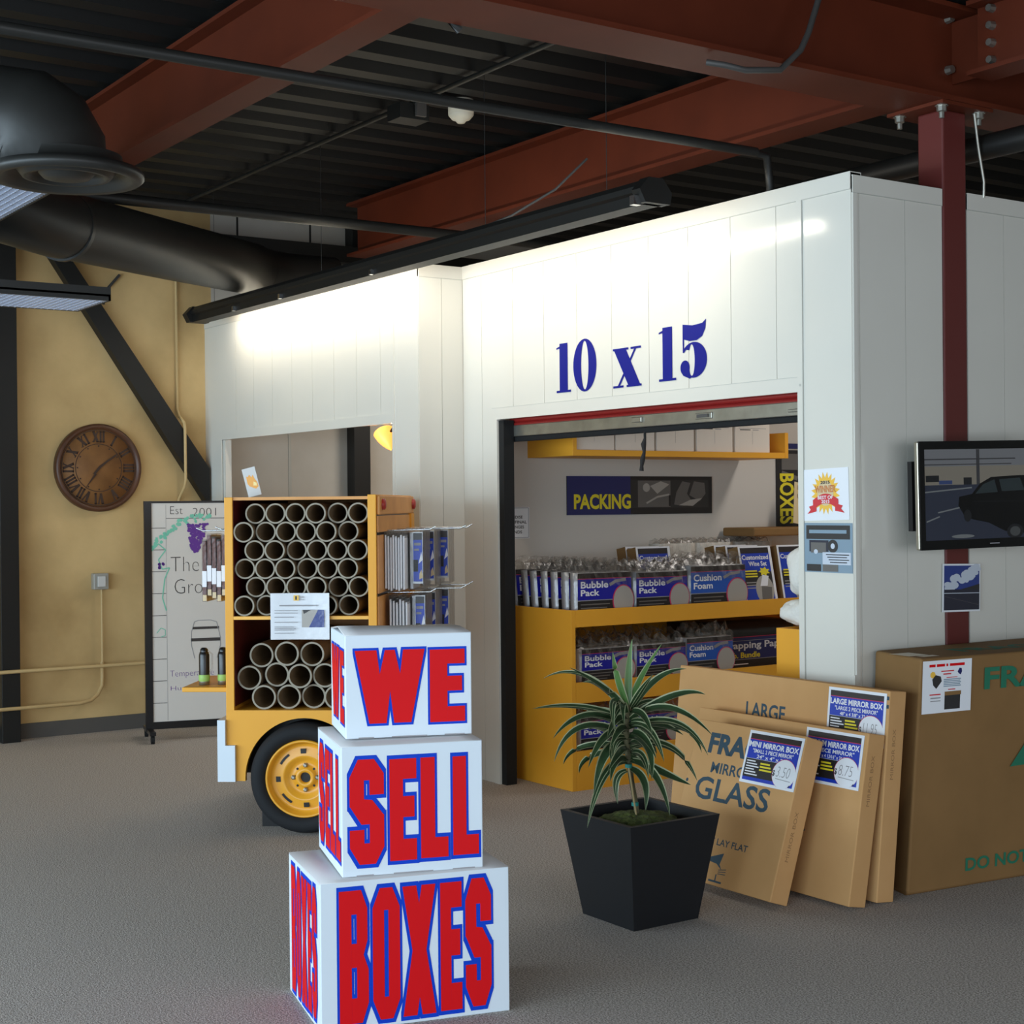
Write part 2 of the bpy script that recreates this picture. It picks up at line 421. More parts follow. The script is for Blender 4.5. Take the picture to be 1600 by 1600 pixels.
for i in range(4): MB().lathe([(0, .03), (.016, .03), (.02, 0)], 'galvanised', 8, frame((.25, -.007, .06 + .075 * i), (1, 0, 0), (0, 0, 1)), False).build('bolt', g)
g = thing('steel_column', 'square dark red steel column standing in the gap of the white side wall', 'column', (-4.641, 5.541, 0))
MB().box(-.072, -.078, 0, .072, .078, 3.345, 'steel_maroon').build('column_shaft', g, bevel=.008)
MB().box(-.17, -.17, 3.345, .15, .17, 3.36, 'steel_red').build('cap_plate', g)
for p in ((-.13, -.13), (.11, -.13), (.11, .12)):
    MB().lathe([(0, -.055), (.012, -.055), (.012, -.03), (.022, -.025), (.022, -.003), (.03, -.003), (.03, 0)], 'galvanised', 8, Matrix.Translation((p[0], p[1], 3.345)), False).build('bolt', g)
tag(MB().tube([(-4.53, 5.63, 3.34), (-4.55, 5.68, 3.2), (-4.56, 5.73, 3.05), (-4.57, 5.74, 2.98)], .007, 'galvanised', 6).build('chain', loc=(-4.56, 5.7, 3.0)), 'thin galvanised chain hanging beside the top of the red column', 'chain')
# blackened steel on the painted wall
tag(MB().box(-10.74, 3.015, 0, -10.60, 3.142, 3.79, 'black_paint').build('steel_post', loc=(-10.67, 3.08, 0), bevel=.004), 'black steel post standing against the beige wall left of the clock', 'column', None, 'thing')
tag(MB().box(-10.74, 5.76, 0, -10.62, 5.905, 3.79, 'black_paint').build('steel_post', loc=(-10.67, 5.83, 0), bevel=.004), 'black steel post seen through the far opening behind the glowing lamp', 'column', None, 'thing')
b = MB(); P = frame((-10.66, 0, 0), (0, 1, 0), (0, 0, 1))
b.prism([(3.27, 3.55), (3.40, 3.55), (4.56, 1.885), (4.56, 1.60), (4.52, 1.665)], -.07, .02, 'black_paint', P)
tag(b.build('diagonal_brace', loc=(-10.66, 3.9, 2.6)), 'black diagonal steel brace crossing the beige wall above the clock', 'brace')
b = MB(); b.box(-10.6, 3.3, 3.475, -10.48, 9.9, 3.60, 'black_paint')
for y in (4.75, 5.35, 6.5): b.box(-10.55, y, 3.60, -10.54, y + .012, 3.79, 'black_paint')
tag(b.build('steel_channel', loc=(-10.54, 6.5, 3.475)), 'black horizontal steel channel along the far wall above the round duct', 'beam', None, 'thing')

# ------------------------------------------------------------------ wall_left fittings
def wallfit(name, label, cat, mb, loc, group=None): return tag(mb.build(name, loc=loc), label, cat, group)
wallfit('conduit_pipe', 'beige horizontal pipe across the beige wall, upper of the pair', 'pipe', MB().tube([(-10.584, -3.5, .50), (-10.584, 4.45, .485)], .013, 'conduit', 8), (-10.71, 3, .49))
wallfit('conduit_pipe', 'beige horizontal pipe low on the wall, bending up below the grey box', 'pipe', MB().tube([(-10.584, -3.5, .225), (-10.584, 3.55, .235), (-10.62, 3.64, .245), (-10.68, 3.71, .275), (-10.72, 3.755, .33), (-10.725, 3.76, .40), (-10.73, 3.76, .50)], .013, 'conduit', 8), (-10.71, 3, .23))
wallfit('conduit_pipe', 'slim beige conduit rising to the small grey wall box', 'pipe', MB().tube([(-10.72, 3.76, .50), (-10.72, 3.76, 1.02)], .008, 'conduit', 8), (-10.72, 3.76, .7))
b = MB(); b.tube([(-10.73, 4.348, 3.6), (-10.73, 4.348, 2.32), (-10.70, 4.352, 2.27), (-10.63, 4.36, 2.22), (-10.622, 4.362, 2.18), (-10.622, 4.364, 1.80), (-10.64, 4.362, 1.75), (-10.70, 4.36, 1.70), (-10.735, 4.355, 1.66), (-10.735, 4.355, .6)], .011, 'conduit', 8)
wallfit('conduit_pipe', 'beige vertical conduit passing over the black diagonal brace', 'pipe', b, (-10.73, 4.35, 2))
wallfit('conduit_pipe', 'short dark conduit angled up from the left hanging light to the duct', 'pipe', MB().tube([(-10.73, 3.80, 3.06), (-10.73, 3.80, 3.14), (-10.73, 3.92, 3.28)], .01, 'cable_grey', 8), (-10.73, 3.66, 3.1))
g = thing('wall_box', 'small grey electrical box on the beige wall beside the whiteboard', 'electrical box', (-10.75, 3.748, 1.02))
MB().box(0, -.055, 0, .06, .055, .115, 'box_grey').build('housing', g, bevel=.006)
MB().box(.06, -.028, .02, .068, .03, .095, 'grey_white').build('cover', g, bevel=.003)

# clock
g = thing('wall_clock', 'large round wooden wall clock with roman numerals on the beige wall', 'clock', (-10.747, 3.742, 1.888))
F = frame((0, 0, 0), (0, 1, 0), (0, 0, 1))
b = MB(); b.lathe([(.27, 0), (.312, 0), (.314, .05), (.305, .066), (.285, .066), (.275, .045)], 'clock_rim', 56, F); b.build('rim', g)
b = MB(); b.lathe([(0.0, .045), (.278, .045), (.278, 0.0)], 'clock_wood', 56, F)
b.ring(0, 0, .172, .172, .167, .167, .0465, 'clock_ink', F, 48); b.ring(0, 0, .272, .272, .266, .266, .0465, 'clock_ink', F, 48)
for k in range(12):
    a = R(90 - 30 * (k + 1)); T = F @ Matrix.Rotation(a - H90, 4, 'Z')
    b.rect(-.005, .150, .005, .160, .0468, 'clock_ink', T)
    s = ['I', 'II', 'III', 'IIII', 'V', 'VI', 'VII', 'VIII', 'IX', 'X', 'XI', 'XII'][k]
    x0 = 0; st = []
    for ch in s:
        wd = {'I': .022, 'V': .052, 'X': .052}[ch]; st.append((ch, x0, wd)); x0 += wd
    for ch, xa, wd in st:
        xa -= x0 / 2; t = .0468
        if ch == 'I': b.rect(xa + .004, .180, xa + .018, .262, t, 'clock_ink', T); b.rect(xa + .001, .183, xa + .021, .188, t, 'clock_ink', T); b.rect(xa + .001, .253, xa + .021, .258, t, 'clock_ink', T)
        if ch == 'V': b.line([(xa + .010, .26), (xa + .026, .182)], .018, t, 'clock_ink', T); b.line([(xa + .042, .26), (xa + .026, .182)], .009, t + .0002, 'clock_ink', T); b.rect(xa + .001, .253, xa + .02, .258, t, 'clock_ink', T); b.rect(xa + .034, .253, xa + .05, .258, t, 'clock_ink', T)
        if ch == 'X':
            b.line([(xa + .010, .26), (xa + .042, .182)], .018, t, 'clock_ink', T); b.line([(xa + .042, .26), (xa + .010, .182)], .009, t + .0002, 'clock_ink', T)
            for q in ((.001, .253), (.034, .253), (.001, .183), (.034, .183)): b.rect(xa + q[0], q[1], xa + q[0] + .018, q[1] + .005, t, 'clock_ink', T)
b.build('dial', g)
MB().prism([(-.10, -.145), (-.105, -.15), (-.03, -.04), (-.018, -.048)], .05, .053, 'clock_ink', F).build('minute_hand', g)
MB().prism([(-.032, -.05), (-.045, -.042), (.0, .012), (.06, .055), (.135, .105), (.128, .088), (.06, .04), (.012, .0)], .054, .057, 'clock_ink', F).build('hour_hand', g)

# whiteboard on casters
T0 = R(75.7)
g = thing('whiteboard', 'rolling whiteboard with black frame and drawn grapes behind the yellow cart', 'whiteboard', (-10.14, 3.857, 0), T0)
K = .00415
b = MB(); b.box(.05, -.012, .125, .66, .012, 1.63, 'board_white'); F = front(0, -.0125, 0)
def bz(py): return 1.6 - (py - 793.5) * .0044
def bx_(px): return (px - 217) * K
for y in (825.5, 859.5, 893.7, 928, 962.5, 996.5, 1030.8, 1065, 1099.5): b.rect(bx_(228), bz(y) - .002, bx_(252), bz(y) + .002, .001, 'marker_black', F)
b.rect(bx_(252.5), .13, bx_(253), 1.62, .001, 'print_grey', F); b.rect(bx_(253), bz(811), .66, bz(811) + .004, .001, 'marker_black', F)
b.text('Est', bx_(260), bz(804), .085, .055, .001, 'marker_black', F, -.02); b.text('2001', bx_(297), bz(807), .16, .055, .001, 'marker_black', F, -.02)
b.text('The Wine', bx_(260), bz(894), .52, .10, .001, 'marker_black', F, -.025); b.text('Grotto', bx_(266), bz(929), .34, .10, .001, 'marker_black', F, -.025)
b.text('Temperature', bx_(257), bz(1062), .3, .055, .001, 'marker_purple', F, -.02); b.text('Humidity', bx_(258), bz(1083), .24, .04, .001, 'marker_purple', F, -.02)
rnd = random.Random(3)
for i in range(150):                                   # grape bunch, tapering down
    t = rnd.random() ** 1.2; y = bz(820 + 44 * t); hw = .075 * (1 - .75 * t) ; x = bx_(305 - 5 * t) + rnd.uniform(-hw, hw)
    b.disc(x, y, .011, .009, .0012 + .00001 * i, 'marker_purple', F, 8)
for i in range(7): b.disc(bx_(244 + rnd.uniform(-3, 5)), bz(885 + rnd.uniform(-4, 4)), .01, .01, .0012, 'marker_purple', F, 8)
vine = [(232, 852), (240, 845), (248, 838), (258, 832), (266, 826), (276, 818), (286, 815), (300, 812), (312, 810), (322, 806)]
for px_, py_ in vine:
    for q in range(5):
        cx, cy = bx_(px_ + rnd.uniform(-5, 5)), bz(py_ + rnd.uniform(-5, 4)); n = rnd.randint(5, 7)
        b.poly([(cx + .016 * rnd.uniform(.5, 1.1) * math.cos(6.283 * j / n), cy + .016 * rnd.uniform(.5, 1.1) * math.sin(6.283 * j / n)) for j in range(n)], .0011 + .00005 * q, 'marker_teal', F)
b.line([(bx_(p[0]), bz(p[1])) for p in [(228, 862), (240, 850), (252, 860), (240, 875), (246, 890), (258, 888), (250, 905), (246, 935), (252, 955)]], .008, .0012, 'marker_teal', F)
b.line([(bx_(p[0]), bz(p[1])) for p in [(236, 990), (243, 982), (250, 985), (250, 994), (243, 996)]], .005, .0012, 'marker_teal', F)
b.line([(bx_(p[0]), bz(p[1])) for p in [(298, 974), (305, 972), (325, 972), (335, 975), (341, 1000), (341, 1012), (335, 1032)]], .005, .001, 'print_grey', F)
b.line([(bx_(p[0]), bz(p[1])) for p in [(298, 974), (293, 990), (293, 1012), (298, 1032)]], .005, .001, 'print_grey', F)
b.rect(bx_(295), bz(986), bx_(339), bz(982), .001, 'marker_black', F); b.rect(bx_(292), bz(1005), bx_(341), bz(1000), .001, 'marker_black', F)
b.build('board', g)
MB().box(0, -.02, .06, .05, .02, 1.645, 'plastic_black').build('frame_post', g); MB().box(.66, -.02, .06, .70, .02, 1.645, 'plastic_black').build('frame_post', g)
MB().box(.05, -.018, 1.63, .66, .018, 1.645, 'plastic_black').build('frame_rail', g); MB().box(.05, -.018, .075, .66, .018, .125, 'plastic_black').build('frame_rail', g)
for x in (.025, .68):
    q = MB().box(x - .02, -.2, .055, x + .02, .2, .08, 'plastic_black').build('foot', g)
    for y in (-.18, .18): MB().cyl((x - .012, y, .027), (x + .012, y, .027), .027, 'rubber', 14).build('caster', q)

# ------------------------------------------------------------------ ceiling services
def dev(name, label, cat, mb, loc, group=None): return tag(mb.build(name, loc=loc), label, cat, group)
dev('sprinkler_pipe', 'long black sprinkler pipe running under the beams across the ceiling', 'pipe', MB().tube([(-5.33, -3.5, 3.25), (-5.33, 5.05, 3.25)], .023, 'duct_black', 12).tube([(-5.33, 5.0, 3.25), (-5.33, 5.12, 3.24), (-5.33, 5.14, 3.1), (-5.33, 5.14, 3.02)], .02, 'duct_black', 8), (-5.33, 1, 3.25))
dev('sprinkler_pipe', 'black pipe along the far ceiling edge above the round duct', 'pipe', MB().tube([(-8.19, -3.5, 3.30), (-8.19, 9.9, 3.30)], .032, 'duct_black', 12), (-8.19, 3, 3.30))
dev('sprinkler_pipe', 'thick dark pipe passing behind the red column above the wall', 'pipe', MB().tube([(-7.0, 5.76, 3.205), (3.4, 5.76, 3.235)], .057, 'black_paint', 14), (-2, 5.76, 3.22))
dev('black_conduit', 'thin black conduit crossing the deck ribs near the smoke detector', 'conduit', MB().tube([(-10.4, 4.25, 3.77), (-4.8, 4.25, 3.77)], .014, 'duct_black', 8), (-7, 4.25, 3.77))
dev('junction_box', 'small black junction box on the ceiling conduit beside the smoke detector', 'electrical box', MB().box(-7.26, 4.16, 3.68, -7.12, 4.34, 3.765, 'duct_black').box(-7.10, 4.24, 3.69, -7.08, 4.30, 3.76, 'base_grey'), (-7.19, 4.25, 3.7))
g = thing('smoke_detector', 'round cream smoke detector hanging under the black ceiling deck', 'smoke detector', (-7.05, 4.50, 3.72))
MB().lathe([(0, .08), (.07, .08), (.07, 0), (.07, .0)], 'detector', 28).build('base', g); MB().lathe([(.0, -.045), (.02, -.045), (.032, -.03), (.05, -.025), (.068, -.004), (.07, .01), (0, .012)], 'detector', 28).build('sensor_head', g)
dev('hanging_cable', 'grey cable drooping from the girder down under its lower flange', 'cable', MB().tube([(-4.49, 4.62, 3.75), (-4.48, 4.60, 3.655), (-4.46, 4.52, 3.5), (-4.455, 4.47, 3.42), (-4.46, 4.36, 3.325), (-4.47, 4.18, 3.30), (-4.50, 4.10, 3.315), (-4.55, 4.05, 3.33)], .013, 'cable_grey', 8), (-4.48, 4.4, 3.4))
dev('hanging_cable', 'thin grey cable hanging from the red beam down to the strip light', 'cable', MB().tube([(-6.25, 4.75, 3.36), (-6.32, 4.6, 3.2), (-6.5, 4.45, 3.08), (-6.6, 4.35, 3.03), (-6.6, 4.31, 3.0)], .007, 'cable_grey', 6), (-6.4, 4.5, 3.1))
dev('hanging_cable', 'short dark conduit rising at the top edge over the girder flange', 'cable', MB().tube([(-4.785, 3.05, 3.35), (-4.785, 2.97, 3.40), (-4.785, 3.16, 3.52), (-4.735, 3.25, 3.72)], .016, 'duct_black', 8), (-4.75, 3.1, 3.4))
# round duct and diffuser
b = MB(); pa = [(-7.62, 1.2, 3.25), (-7.60, 1.75, 3.19), (-7.66, 2.15, 3.10), (-7.80, 2.50, 3.06), (-8.7, 3.50, 3.13), (-9.62, 4.45, 3.215)]
b.tube(pa, .175, 'duct_black', 28)
g = thing('air_duct', 'fat round black duct slanting across to the far left corner', 'duct', (-8.7, 3.5, 3.09))
for p in b.v: p -= Vector((-8.7, 3.5, 3.09))
b.build('duct_run', g)
b = MB(); d = Vector((-.667, .735, .02)); p0 = Vector((-7.86, 2.565, 3.06)) - Vector((-8.7, 3.5, 3.09))
b.tube([p0, p0 + d * .03], .182, 'duct_black', 28); b.build('seam_collar', g)
b = MB(); e = Vector((-9.62, 4.45, 3.215)) - Vector((-8.7, 3.5, 3.09)); b.tube([e, e + Vector((-.12, .16, .0)), e + Vector((-.17, .36, .0)), e + Vector((-.16, .7, .0))], [.17, .165, .16, .16], 'duct_black', 24); b.build('elbow', g)
g = thing('air_diffuser', 'round black ceiling air diffuser with stepped rings below a fat elbow', 'air vent', (-5.635, 1.86, 2.815)); g.scale = (.934, .934, .934)
b = MB(); b.lathe([(.215, .10), (.22, .06), (.29, .045), (.302, .03), (.302, .015), (.285, 0), (.25, .005), (.23, .03), (.2, .05)], 'duct_black', 48); b.build('outer_ring', g)
b = MB(); b.lathe([(.2, .05), (.17, .012), (.15, .012), (.145, .03), (.12, .045)], 'duct_black', 48); b.build('middle_ring', g)
b = MB(); b.lathe([(.11, .03), (.09, .01), (.04, .0), (0, .0)], 'duct_black', 32); b.build('center_cone', g)
rv = Vector((.564, .826, 0)); fv = Vector((-.826, .564, 0)); o = -rv * .06
b = MB(); b.tube([o + Vector((0, 0, .06)), o + Vector((0, 0, .13)), o - rv * .035 + Vector((0, 0, .19)), o - rv * .09 + Vector((0, 0, .235)), o - rv * .18 + Vector((0, 0, .25)), o - rv * 1.2 + Vector((0, 0, .25))], [.215, .215, .215, .21, .205, .2], 'duct_black', 32); b.build('duct_elbow', g)
# fluorescent louvre fixtures
def louvre(label, loc, sx, sy, axis):
    g = thing('louver_light', label, 'ceiling light', loc)
    b = MB(); b.box(0, 0, .02, sx, sy, .065, 'duct_black'); b.box(0, 0, 0, .012, sy, .03, 'duct_black'); b.box(sx - .012, 0, 0, sx, sy, .03, 'duct_black'); b.box(0, 0, 0, sx, .012, .03, 'duct_black'); b.box(0, sy - .012, 0, sx, sy, .03, 'duct_black'); b.build('housing', g)
    b = MB(); n = int(sx / .032)
    for i in range(1, n): b.box(i * sx / n - .002, .012, .0, i * sx / n + .002, sy - .012, .02, 'louver')
    n = int(sy / .032)
    for i in range(1, n): b.box(.012, i * sy / n - .002, .0, sx - .012, i * sy / n + .002, .02, 'louver')
    b.build('louver_grid', g); MB().box(.012, .012, .018, sx - .012, sy - .012, .0215, 'louver_back').build('diffuser', g)
    for q in ((.1, .9) if axis == 'x' else (.1, .3)):
        a = (sx * q, sy / 2) if axis == 'x' else (sx / 2, sy * q)
        MB().cyl((a[0], a[1], .06), (a[0], a[1], 3.79 - loc[2]), .004, 'duct_black', 6).build('hanger', g)
    for q in ((.94, .5) if axis == 'x' else (.5, .94),): MB().box(sx * q[0] - .012, sy - .0 if axis == 'x' else sy * q[1], .045, sx * q[0] + .012, (sy if axis == 'x' else sy * q[1]) + .012, .062, 'chrome').build('clip', g)
louvre('louvered ceiling light in the upper left corner partly behind the round diffuser', (-7.34, 1.62, 2.9), 1.12, .395, 'x')
louvre('black hanging louvered light in front of the diagonal brace', (-7.69, .1, 2.6), .48, 2.49, 'y')
# wall-washer strip light in front of the white units
g = thing('strip_light', 'long black strip light washing the top of the white unit walls', 'wall light', (-7.7, 4.32, 2.90))
b = MB(); pf = [(-.08, .0), (.02, .0), (.03, .045), (-.0, .075), (-.03, .105), (-.075, .105), (-.095, .08), (-.095, .055), (-.08, .045)]
b.prism(pf, -2.46, 2.53, 'black_paint', frame((0, 0, 0), (0, 1, 0), (0, 0, 1))); b.build('housing', g)
b = MB(); b.prism([(-.10, 0), (.04, 0), (.05, .05), (.0, .11), (-.08, .11), (-.13, .055)], 2.50, 2.56, 'black_paint', frame((0, 0, 0), (0, 1, 0), (0, 0, 1))); b.build('end_cap', g)
b = MB(); b.prism([(-.10, 0), (.04, 0), (.05, .05), (.0, .11), (-.08, .11), (-.13, .055)], -2.53, -2.46, 'black_paint', frame((0, 0, 0), (0, 1, 0), (0, 0, 1))); b.build('end_cap', g)
for x in (-1.75, -1.05, .12): MB().box(x - .012, -.1, .0, x + .012, -.07, .03, 'chrome').build('clip', g)
for x in (-2.2, -.6, 1.2, 2.2): MB().cyl((x, -.03, .1), (x, -.03, .88), .0018, 'duct_black', 6).build('hanger', g)
b = MB(); b.tube([(-2.4, .045, .03), (2.46, .045, .03)], .012, 'lamp_tube', 8); b.build('lamp_tube', g)
MB().box(2.50, -.14, -.01, 2.53, -.10, .03, 'chrome').build('clip', g)
area('strip_lamp', (-7.68, 4.385, 2.925), (0, 1.0, -.75), 4.9, .05, 22, (1.0, .91, .77))

# ------------------------------------------------------------------ lights inside the two units
area('unit_lamp', (-5.9, 7.6, 2.95), (0, 0, -1), 1.2, .3, 26, (1.0, .93, .86))
area('far_unit_fill', (-9.2, 6.6, 2.95), (0, 0, -1), 1.2, .3, 40, (1.0, .92, .82))  # unseen fill light added to brighten the far unit, no fixture there

# ------------------------------------------------------------------ numbers on the header
b = MB(); F = frame((0, YC - .0012, 0), (1, 0, 0), (0, 0, 1)); z0, z1 = 2.198, 2.462; D = 'digit_blue'
def one(x0, x1):
    w_ = x1 - x0
    b.rect(x0 + .22 * w_, z0 + .01, x0 + .78 * w_, z1, .001, D, F); b.rect(x0, z0, x1, z0 + .012, .0012, D, F)
    b.poly([(x0, z1 - .022), (x0 + .22 * w_, z1 - .014), (x0 + .22 * w_, z1 - .026), (x0, z1 - .03)], .001, D, F); b.poly([(x0 + .22 * w_, z1 - .014), (x0 + .5 * w_, z1), (x0 + .78 * w_, z1), (x0 + .22 * w_, z1 - .03)], .0014, D, F)
one(-6.712, -6.582); one(-5.852, -5.722)
b.ring(-6.459, 2.33, .101, .139, .032, .128, .001, D, F, 40)
xc = -6.103                                           # the x
b.poly([(xc - .108, 2.386), (xc - .01, 2.386), (xc + .105, 2.196), (xc + .01, 2.196)], .001, D, F); b.poly([(xc + .062, 2.386), (xc + .078, 2.386), (xc - .062, 2.196), (xc - .08, 2.196)], .0012, D, F)
for q in ((-.115, 2.38, .012), (.03, 2.38, .112), (-.115, 2.19, -.03), (-.005, 2.19, .115)): b.rect(xc + q[0], q[1], xc + q[2], q[1] + .011, .0014, D, F)
b.poly([(-5.672, 2.462), (-5.60, 2.452), (-5.53, 2.457), (-5.502, 2.474), (-5.507, 2.43), (-5.53, 2.395), (-5.57, 2.378), (-5.62, 2.378), (-5.672, 2.392)], .001, D, F)   # the 5
b.rect(-5.672, 2.325, -5.662, 2.41, .0012, D, F)
b.ring(-5.592, 2.286, .095, .086, .022, .076, .001, D, F, 30, -150, 140, -5.607)
b.poly([(-5.672, 2.325), (-5.662, 2.325), (-5.64, 2.346), (-5.665, 2.34)], .0014, D, F)
b.disc(-5.656, 2.252, .034, .036, .0013, D, F); b.poly([(-5.69, 2.245), (-5.67, 2.215), (-5.62, 2.197), (-5.60, 2.207), (-5.65, 2.225), (-5.66, 2.25)], .0014, D, F)
tag(b.build('number_sign', loc=(-6.1, YC - .001, 2.33)), 'large dark blue 10 x 15 lettering on the white header', 'lettering')

# ------------------------------------------------------------------ roll-up door
g = thing('rollup_door', 'red roll-up door with galvanised bottom bar raised inside the wide opening', 'door', (-7.288, 4.96, 0))
W_ = 2.391
b = MB()
for i in range(3): b.cyl((.0, .02, 2.055 + .03 * i), (W_, .02, 2.055 + .03 * i), .017, 'red_slat', 10)
b.build('curtain', g)
MB().box(0.002, 0, 1.988, W_ - .002, .035, 2.052, 'galvanised').build('bottom_bar', g, bevel=.004)
MB().box(0.004, .006, 1.958, W_ - .004, .03, 1.988, 'rubber').build('weather_seal', g, bevel=.006)
q = MB().box(1.62, -.008, 2.005, 1.74, 0, 2.035, 'galvanised').build('latch', g, bevel=.003); MB().box(1.64, -.016, 2.012, 1.72, -.008, 2.028, 'base_grey').build('slide_bolt', q)
MB().box(1.13, -.012, 2.012, 1.21, 0, 2.04, 'galvanised').build('lift_handle', g, bevel=.004)
MB().box(2.26, -.015, 2.004, 2.38, 0, 2.018, 'galvanised').build('latch', g, bevel=.003)
b = MB(); b.box(-.002, -.070, 0, .048, .0, 2.08, 'rubber'); b.build('track', g)
b = MB(); b.box(W_ - .02, .0, 0, W_, .055, 2.12, 'rubber'); b.build('track', g)
b = MB(); pa = [(1.213, .01, 1.965), (1.216, .008, 1.93), (1.208, .005, 1.90), (1.214, .004, 1.86), (1.205, .0, 1.82), (1.198, .0, 1.79), (1.196, 0, 1.765)]
b.tube(pa, [.007, .007, .014, .008, .013, .009, .012], 'rope_dark', 8); b.build('pull_rope', g)

# ------------------------------------------------------------------ notices on the front and side walls
def sheet(b, w_, h_, T=None, m='paper'): return b.box(0, -.002, 0, w_, 0, h_, m, T)
SF = front(0, -.0026, 0)
b = MB(); sheet(b, .275, .225)
n = 40; st = []
for i in range(n): a = 2 * math.pi * i / n; r_ = (.078 if i % 2 else .056); st.append((.14 + r_ * math.cos(a) * 1.1, .118 + r_ * math.sin(a) * 1.2))
b.poly(st, .0, 'orange_print', SF); b.disc(.14, .118, .048, .055, .0004, 'cream', SF)
b.text('2015', .112, .158, .056, .014, .0008, 'print_black', SF, .03); b.text('WINNER', .078, .121, .124, .030, .0008, 'knob_red', SF, .035); b.text('WINNER', .080, .123, .12, .026, .001, 'orange_wood', SF, .0)
arc = [(.065 + .15 * i / 10, .048 + .026 * math.sin(math.pi * i / 10)) for i in range(11)]
b.poly(arc + [(x, y + .042) for x, y in reversed(arc)], .0012, 'ribbon_red', SF)
b.poly([(.03, .03), (.085, .04), (.085, .072), (.04, .062), (.05, .048)], .001, 'ribbon_red', SF); b.poly([(.25, .03), (.195, .04), (.195, .072), (.24, .062), (.23, .048)], .001, 'ribbon_red', SF)
b.text('BEST OF', .095, .092, .09, .015, .0016, 'print_white', SF, .02); b.text('2015', .116, .075, .048, .014, .0016, 'print_white', SF, .02)
tag(b.build('award_poster', loc=(-4.872, YC - .001, 1.515), rot=(0, R(-1.5), 0)), 'white poster with gold starburst and red ribbon on the right door jamb', 'poster')
b = MB(); sheet(b, .283, .215, None, 'photo_blue')
b.rect(.012, .145, .27, .205, .0, 'photo_dark', SF); b.rect(.03, .17, .25, .185, .0004, 'photo_blue', SF); b.rect(.03, .09, .145, .14, .0002, 'road_dark', SF); b.rect(.04, .085, .13, .13, .0005, 'photo_grey', SF)
b.disc(.17, .115, .03, .028, .0004, 'photo_dark', SF); b.disc(.17, .115, .012, .012, .0008, 'cloud_white', SF); b.disc(.07, .09, .012, .01, .001, 'cloud_white', SF)
b.rect(.11, .035, .275, .088, .0008, 'cloud_white', SF)
for i in range(4): b.rect(.13 + .008 * i, .076 - .011 * i, .265 - .012 * (i % 2), .080 - .011 * i, .0012, 'print_black', SF)
b.rect(.015, .005, .1, .035, .0005, 'photo_dark', SF); b.rect(.11, .005, .2, .035, .0005, 'photo_grey', SF)
tag(b.build('printed_notice', loc=(-4.864, YC - .001, 1.292), rot=(0, 0, 0)), 'grey-blue printed web page sheet on the jamb under the award poster', 'notice')
b = MB(); sheet(b, .255, .215)
b.rect(.008, .008, .247, .207, .0, 'sky_blue', SF); rnd = random.Random(5)
for i in range(22):
    t = rnd.random(); cx, cy = .03 + .21 * t, .115 + .075 * t + rnd.uniform(-.02, .02)
    b.disc(cx, cy, rnd.uniform(.018, .032), rnd.uniform(.010, .018), .0003 + .00002 * i, 'cloud_white', SF, 12)
b.rect(.008, .008, .247, .10, .0009, 'road_dark', SF); b.rect(.008, .082, .247, .085, .0012, 'cloud_white', SF); b.poly([(.12, .10), (.247, .10), (.247, .125), (.2, .115)], .001, 'photo_dark', SF)
b.line([(.01, .07), (.24, .03)], .001, .0013, 'photo_grey', SF)
tag(b.build('photo_print', loc=(-4.564, 5.428, 1.103), rot=(0, R(1.5), H90)), 'photo of clouds over a dark road taped to the red column below the screen', 'photo')

# ------------------------------------------------------------------ wall television
g = thing('television', 'flat screen television on the red column with the mirrored view of a parked dark car painted on', 'television', (-4.40, 5.10, 1.388), R(78), None, 0, R(-1.0))
TW, TH = .80, .463
MB().box(0, .006, 0, TW, .034, TH, 'tv_edge').build('back_shell', g, bevel=.006)
b = MB(); b.box(0, -.004, 0, TW, .006, .04, 'tv_bezel'); b.box(0, -.004, TH - .035, TW, .006, TH, 'tv_bezel'); b.box(0, -.004, .04, .026, .006, TH - .035, 'tv_bezel'); b.box(TW - .026, -.004, .04, TW, .006, TH - .035, 'tv_bezel'); b.build('bezel', g)
b = MB(); b.box(.026, .002, .04, TW - .026, .006, TH - .035, 'reflect_sky'); F = front(0, .0016, 0)
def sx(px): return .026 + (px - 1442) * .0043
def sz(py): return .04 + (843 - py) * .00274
b.rect(.026, sz(757), TW - .026, sz(728), .0001, 'reflect_wall', F); b.rect(.026, sz(843), TW - .026, sz(757), .0002, 'reflect_road', F)
b.rect(sx(1442), sz(718), sx(1555), sz(716), .0003, 'reflect_pole', F); b.rect(sx(1442), sz(726), sx(1550), sz(724.5), .0003, 'reflect_pole', F)
b.rect(sx(1506), sz(757), sx(1510), sz(702), .0003, 'reflect_pole', F); b.rect(sx(1460), sz(756), sx(1476), sz(750), .0004, 'reflect_blue', F); b.rect(sx(1490), sz(757), sx(1500), sz(746), .0004, 'reflect_dark', F); b.rect(sx(1444), sz(752), sx(1460), sz(742), .0004, 'reflect_dark', F)
b.line([(sx(1442), sz(768)), (sx(1500), sz(762))], .006, .0004, 'reflect_line', F); b.line([(sx(1458), sz(800)), (sx(1488), sz(792))], .006, .0004, 'reflect_line', F); b.line([(sx(1444), sz(814)), (sx(1460), sz(806))], .006, .0004, 'reflect_line', F)
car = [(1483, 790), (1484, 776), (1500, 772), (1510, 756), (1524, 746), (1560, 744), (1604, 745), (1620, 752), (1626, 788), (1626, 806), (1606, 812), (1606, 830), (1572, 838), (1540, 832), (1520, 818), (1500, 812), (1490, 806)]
b.poly([(sx(p), sz(q)) for p, q in car], .0006, 'reflect_car', F)
